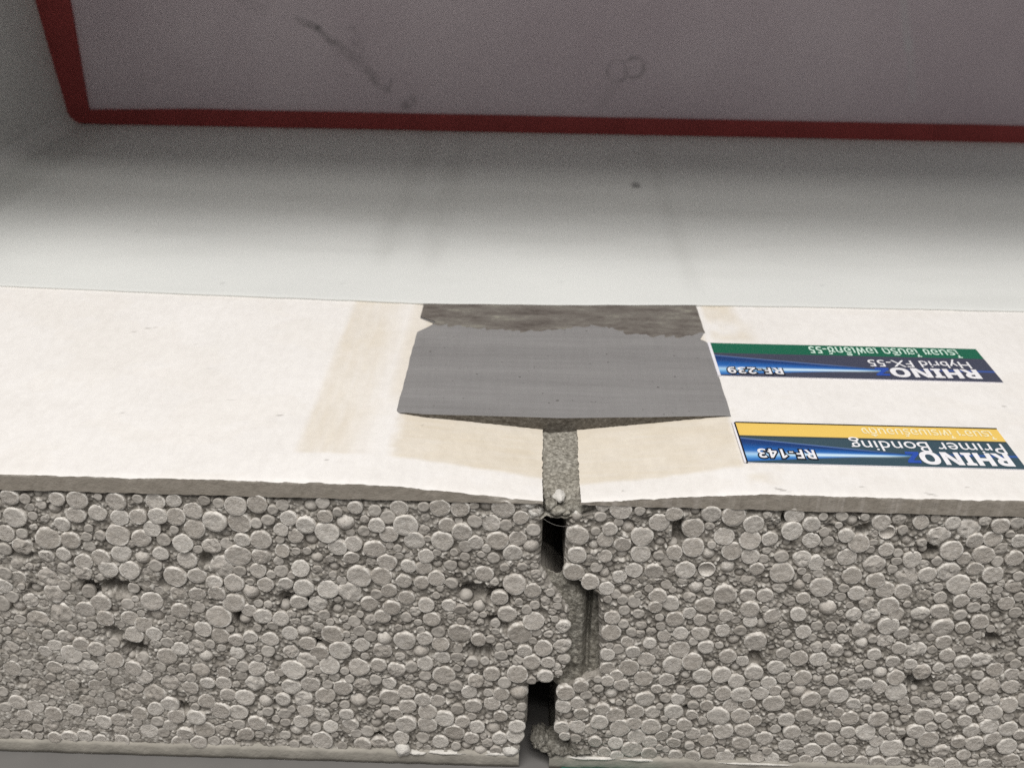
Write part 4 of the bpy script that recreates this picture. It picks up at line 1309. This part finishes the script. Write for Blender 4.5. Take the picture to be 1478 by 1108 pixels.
def sticker_colors(u, v, base, band, band_top, edge_dark):
    """u runs along the reading direction, v from the reading bottom upwards, both 0..1"""
    n = u.size
    c = np.repeat(lin(base)[None, :], n, 0)
    # blue sweep, wide at the reading end and drawn out to a point
    t = np.clip((u - 0.36) / 0.64, 0, 1)
    lo = 0.72 - 0.34 * t ** 1.05
    hi = 0.76 + 0.22 * t ** 1.3
    w = np.clip((v - lo) / np.maximum(hi - lo, 1e-4), 0, 1)
    inside = sstep(0, 0.012, v - lo) * sstep(0, 0.02, hi - v) * sstep(0.36, 0.42, u)
    deep, mid, light = lin((28, 60, 116)), lin((34, 100, 180)), lin((120, 185, 235))
    sweep = deep + (mid - deep) * sstep(0.15, 0.55, w)[:, None]
    sweep = sweep + (light - sweep) * (np.exp(-((w - 0.74) / 0.13) ** 2) * 0.9)[:, None]
    sweep = sweep + (mid * 0.8 - sweep) * (np.exp(-((w - 0.30 - 0.1 * t) / 0.05) ** 2) * 0.5)[:, None]
    c = c + (sweep - c) * inside[:, None]
    rim = np.exp(-((v - lo - 0.012) / 0.012) ** 2) * sstep(0.40, 0.62, u)
    c = c + (lin((120, 150, 205)) - c) * (rim * 0.6)[:, None]
    # white-blue flash in the sweep, fading at both ends
    mid_v = 0.765 + 0.02 * t
    fl = np.exp(-((v - mid_v) / (0.018 + 0.028 * t)) ** 2) * sstep(0.37, 0.52, u) * (1 - 0.55 * sstep(0.72, 0.98, u))
    c = c + (lin((225, 245, 255)) - c) * np.clip(fl * 0.85, 0, 1)[:, None]
    # thin blue line before the first letter
    ln = np.exp(-((v - 0.70) / 0.022) ** 2) * (1 - sstep(0.12, 0.4, u))
    c = c + (lin((50, 95, 190)) - c) * (ln * 0.75)[:, None]
    # band along the reading bottom
    b = 1 - sstep(band_top - 0.006, band_top + 0.006, v)
    c = c + (lin(edge_dark) - c) * (np.exp(-((v - band_top - 0.02) / 0.02) ** 2) * 0.7)[:, None]
    c = c + (lin(band) - c) * b[:, None]
    return c


def sticker(label, corner, L, W, rot, cols, items, rims):
    root = empty("label_sticker")
    root.matrix_basis = Matrix.Translation((corner[0] * MM, corner[1] * MM, 0.16 * MM)) @ Matrix.Rotation(math.pi + rot, 4, 'Z')
    tag(root, label, "sticker", "printed stickers on the white board")
    nu, nv = 260, 90
    u, v = np.meshgrid(np.linspace(0, 1, nu), np.linspace(0, 1, nv), indexing='ij')
    lift = 0.02 * np.sin(u * 5) + 0.10 * np.exp(-(1 - u) / 0.02) * np.abs(v - 0.5)
    V = np.stack([u * L, v * W, 0.10 + lift], -1).reshape(-1, 3)
    bot = V.copy()
    bot[:, 2] = -0.10
    C = cols(u.ravel(), v.ravel())
    per = np.concatenate([np.arange(nu) * nv, (nu - 1) * nv + np.arange(1, nv), (np.arange(nu - 2, -1, -1)) * nv + nv - 1, np.arange(nv - 2, -1, -1)])
    sk = V[per].copy()
    sk[:, 2] = -0.12
    n0 = len(V)
    a = np.arange(len(per) - 1)
    F = [grid_faces(nu, nv, 0), np.stack([per[:-1], n0 + a, n0 + a + 1, per[1:]], -1)]
    mi = np.concatenate([np.zeros((nu - 1) * (nv - 1), int), np.ones(len(a), int)])
    me = mesh("paper", np.concatenate([V, sk]) * MM, F, [M_PRINT, M_PAPER], False, mi, {"print": np.concatenate([C, np.ones((len(per), 3)) * 0.7])})
    p = bpy.data.objects.new("paper", me)
    COL.objects.link(p)
    p.parent = root
    for kw in items:
        text_part(root, **kw)
    for (x0, x1, y0, y1, m) in rims:
        r = bpy.data.objects.new("border_line", box_mesh("border_line", x0 * MM, x1 * MM, y0 * MM, y1 * MM, -0.0001, 0.00026, m))
        COL.objects.link(r)
        r.parent = root
    return root


ZT = 0.19
sticker("back sticker with a green band, nearer the finish coat, lettering upside down", (104.7, 67.1), 66.5, 17.9, 0.0,
        lambda u, v: sticker_colors(u, v, (66, 70, 88), (24, 100, 76), 0.315, (70, 68, 86)),
        [dict(body="𝗥𝗛𝗜𝗡𝗢", x0=4.3, x1=25.4, y0=11.7, y1=16.6, mat=M_WHITE, z=ZT, bold=0.022, name="brand_lettering"),
         dict(body="𝗭", x0=25.3, x1=29.2, y0=11.9, y1=16.0, mat=M_BLUE, z=ZT - 0.01, bold=0.03, shear=0.15, name="brand_letter"),
         dict(body="Hybrid FX-55", x0=4.8, x1=29.4, y0=6.5, y1=11.2, mat=M_WHITE, z=ZT, bold=0.004, name="product_lettering"),
         dict(body="ไรนอซ ไฮบริด เอฟเอ็กซ์-55", x0=5.0, x1=42.3, y0=0.9, y1=5.6, mat=M_MINT, z=ZT, bold=0.010, name="thai_lettering"),
         dict(body="𝗥𝗙-𝟮𝟯𝟵", x0=51.3, x1=64.4, y0=13.4, y1=16.7, mat=M_WHITE, z=ZT + 0.02, bold=0.0, space=1.12, name="code_lettering"),
         dict(body="𝗥𝗙-𝟮𝟯𝟵", x0=51.3, x1=64.4, y0=13.4, y1=16.7, mat=M_BLACK, z=ZT, bold=0.085, space=1.12, fit_of=True, name="code_outline")],
        [(66.5, 67.2, 0.0, 17.9, M_PAPER)])
sticker("near sticker with a yellow band, closer to the cut edge, lettering upside down", (94.6, 26.9), 56.6, 16.1, 0.0,
        lambda u, v: sticker_colors(u, v, (58, 80, 92), (236, 200, 104), 0.325, (40, 50, 55)),
        [dict(body="𝗥𝗛𝗜𝗡𝗢", x0=1.9, x1=20.6, y0=10.2, y1=15.3, mat=M_WHITE, z=ZT, bold=0.022, name="brand_lettering"),
         dict(body="𝗭", x0=20.3, x1=23.6, y0=10.4, y1=14.8, mat=M_BLUE, z=ZT - 0.01, bold=0.03, shear=0.15, name="brand_letter"),
         dict(body="Primer Bonding", x0=1.6, x1=33.6, y0=5.0, y1=10.4, mat=M_WHITE, z=ZT, bold=0.0, name="product_lettering"),
         dict(body="ไรนอซ ไพรเมอร์บอนดิ้ง", x0=1.6, x1=29.8, y0=0.9, y1=4.6, mat=M_CREAM, z=ZT, bold=0.012, name="thai_lettering"),
         dict(body="𝗥𝗙-𝟭𝟰𝟯", x0=42.1, x1=53.9, y0=10.7, y1=14.3, mat=M_WHITE, z=ZT + 0.02, bold=0.0, space=1.12, name="code_lettering"),
         dict(body="𝗥𝗙-𝟭𝟰𝟯", x0=42.1, x1=53.9, y0=10.7, y1=14.3, mat=M_BLACK, z=ZT, bold=0.085, space=1.12, fit_of=True, name="code_outline")],
        [(56.6, 56.95, 0.0, 16.1, M_BLACK), (56.95, 57.35, 0.0, 16.1, M_PAPER), (0.0, 56.6, -0.28, 0.0, M_BLACK)])

# ------------------------------------------------------------------ small things
gc = link("green_card", box_mesh("green_card", 0.0025, 0.026, -0.006, 0.008, TABLE_Z * MM + 0.00005, TABLE_Z * MM + 0.0005, M_GREEN))
gc.rotation_euler[2] = 0.0
tag(gc, "dark green card lying under the foot of the right panel", "card")


def strand(name, pts, r, label):
    pts = np.array(pts, float)
    t = np.linspace(0, 1, 40)
    k = np.linspace(0, 1, len(pts))
    deg = len(pts) - 1
    P = np.stack([np.polyval(np.polyfit(k, pts[:, a], deg), t) for a in range(3)], -1)
    m = 6
    ring = []
    T = np.gradient(P, axis=0)
    for p, d in zip(P, T):
        d = d / np.linalg.norm(d)
        a = np.cross(d, [0, 1, 0.2])
        a /= np.linalg.norm(a)
        b = np.cross(d, a)
        for i in range(m):
            q = 2 * math.pi * i / m
            ring.append(p + r * (a * math.cos(q) + b * math.sin(q)))
    F = []
    for i in range(39):
        for j in range(m):
            F.append((i * m + j, i * m + (j + 1) % m, (i + 1) * m + (j + 1) % m, (i + 1) * m + j))
    o = link(name, mesh(name, np.array(ring) * MM, [np.array(F)], M_HAIR))
    tag(o, label, "hair", "fine hairs across the joint mouth")


strand("hair_strand", [(-5.2, -0.5, -5.2), (-3.4, -0.9, -6.9), (-0.8, -1.1, -8.2), (2.9, -0.6, -8.4)], 0.032, "lower fine hair sagging across the dark mouth of the joint")
strand("hair_strand", [(-5.4, -0.4, -5.0), (-2.5, -0.9, -5.4), (0.2, -0.9, -4.8), (2.3, -0.4, -3.4)], 0.028, "upper fine hair rising across the joint mouth to the right board")
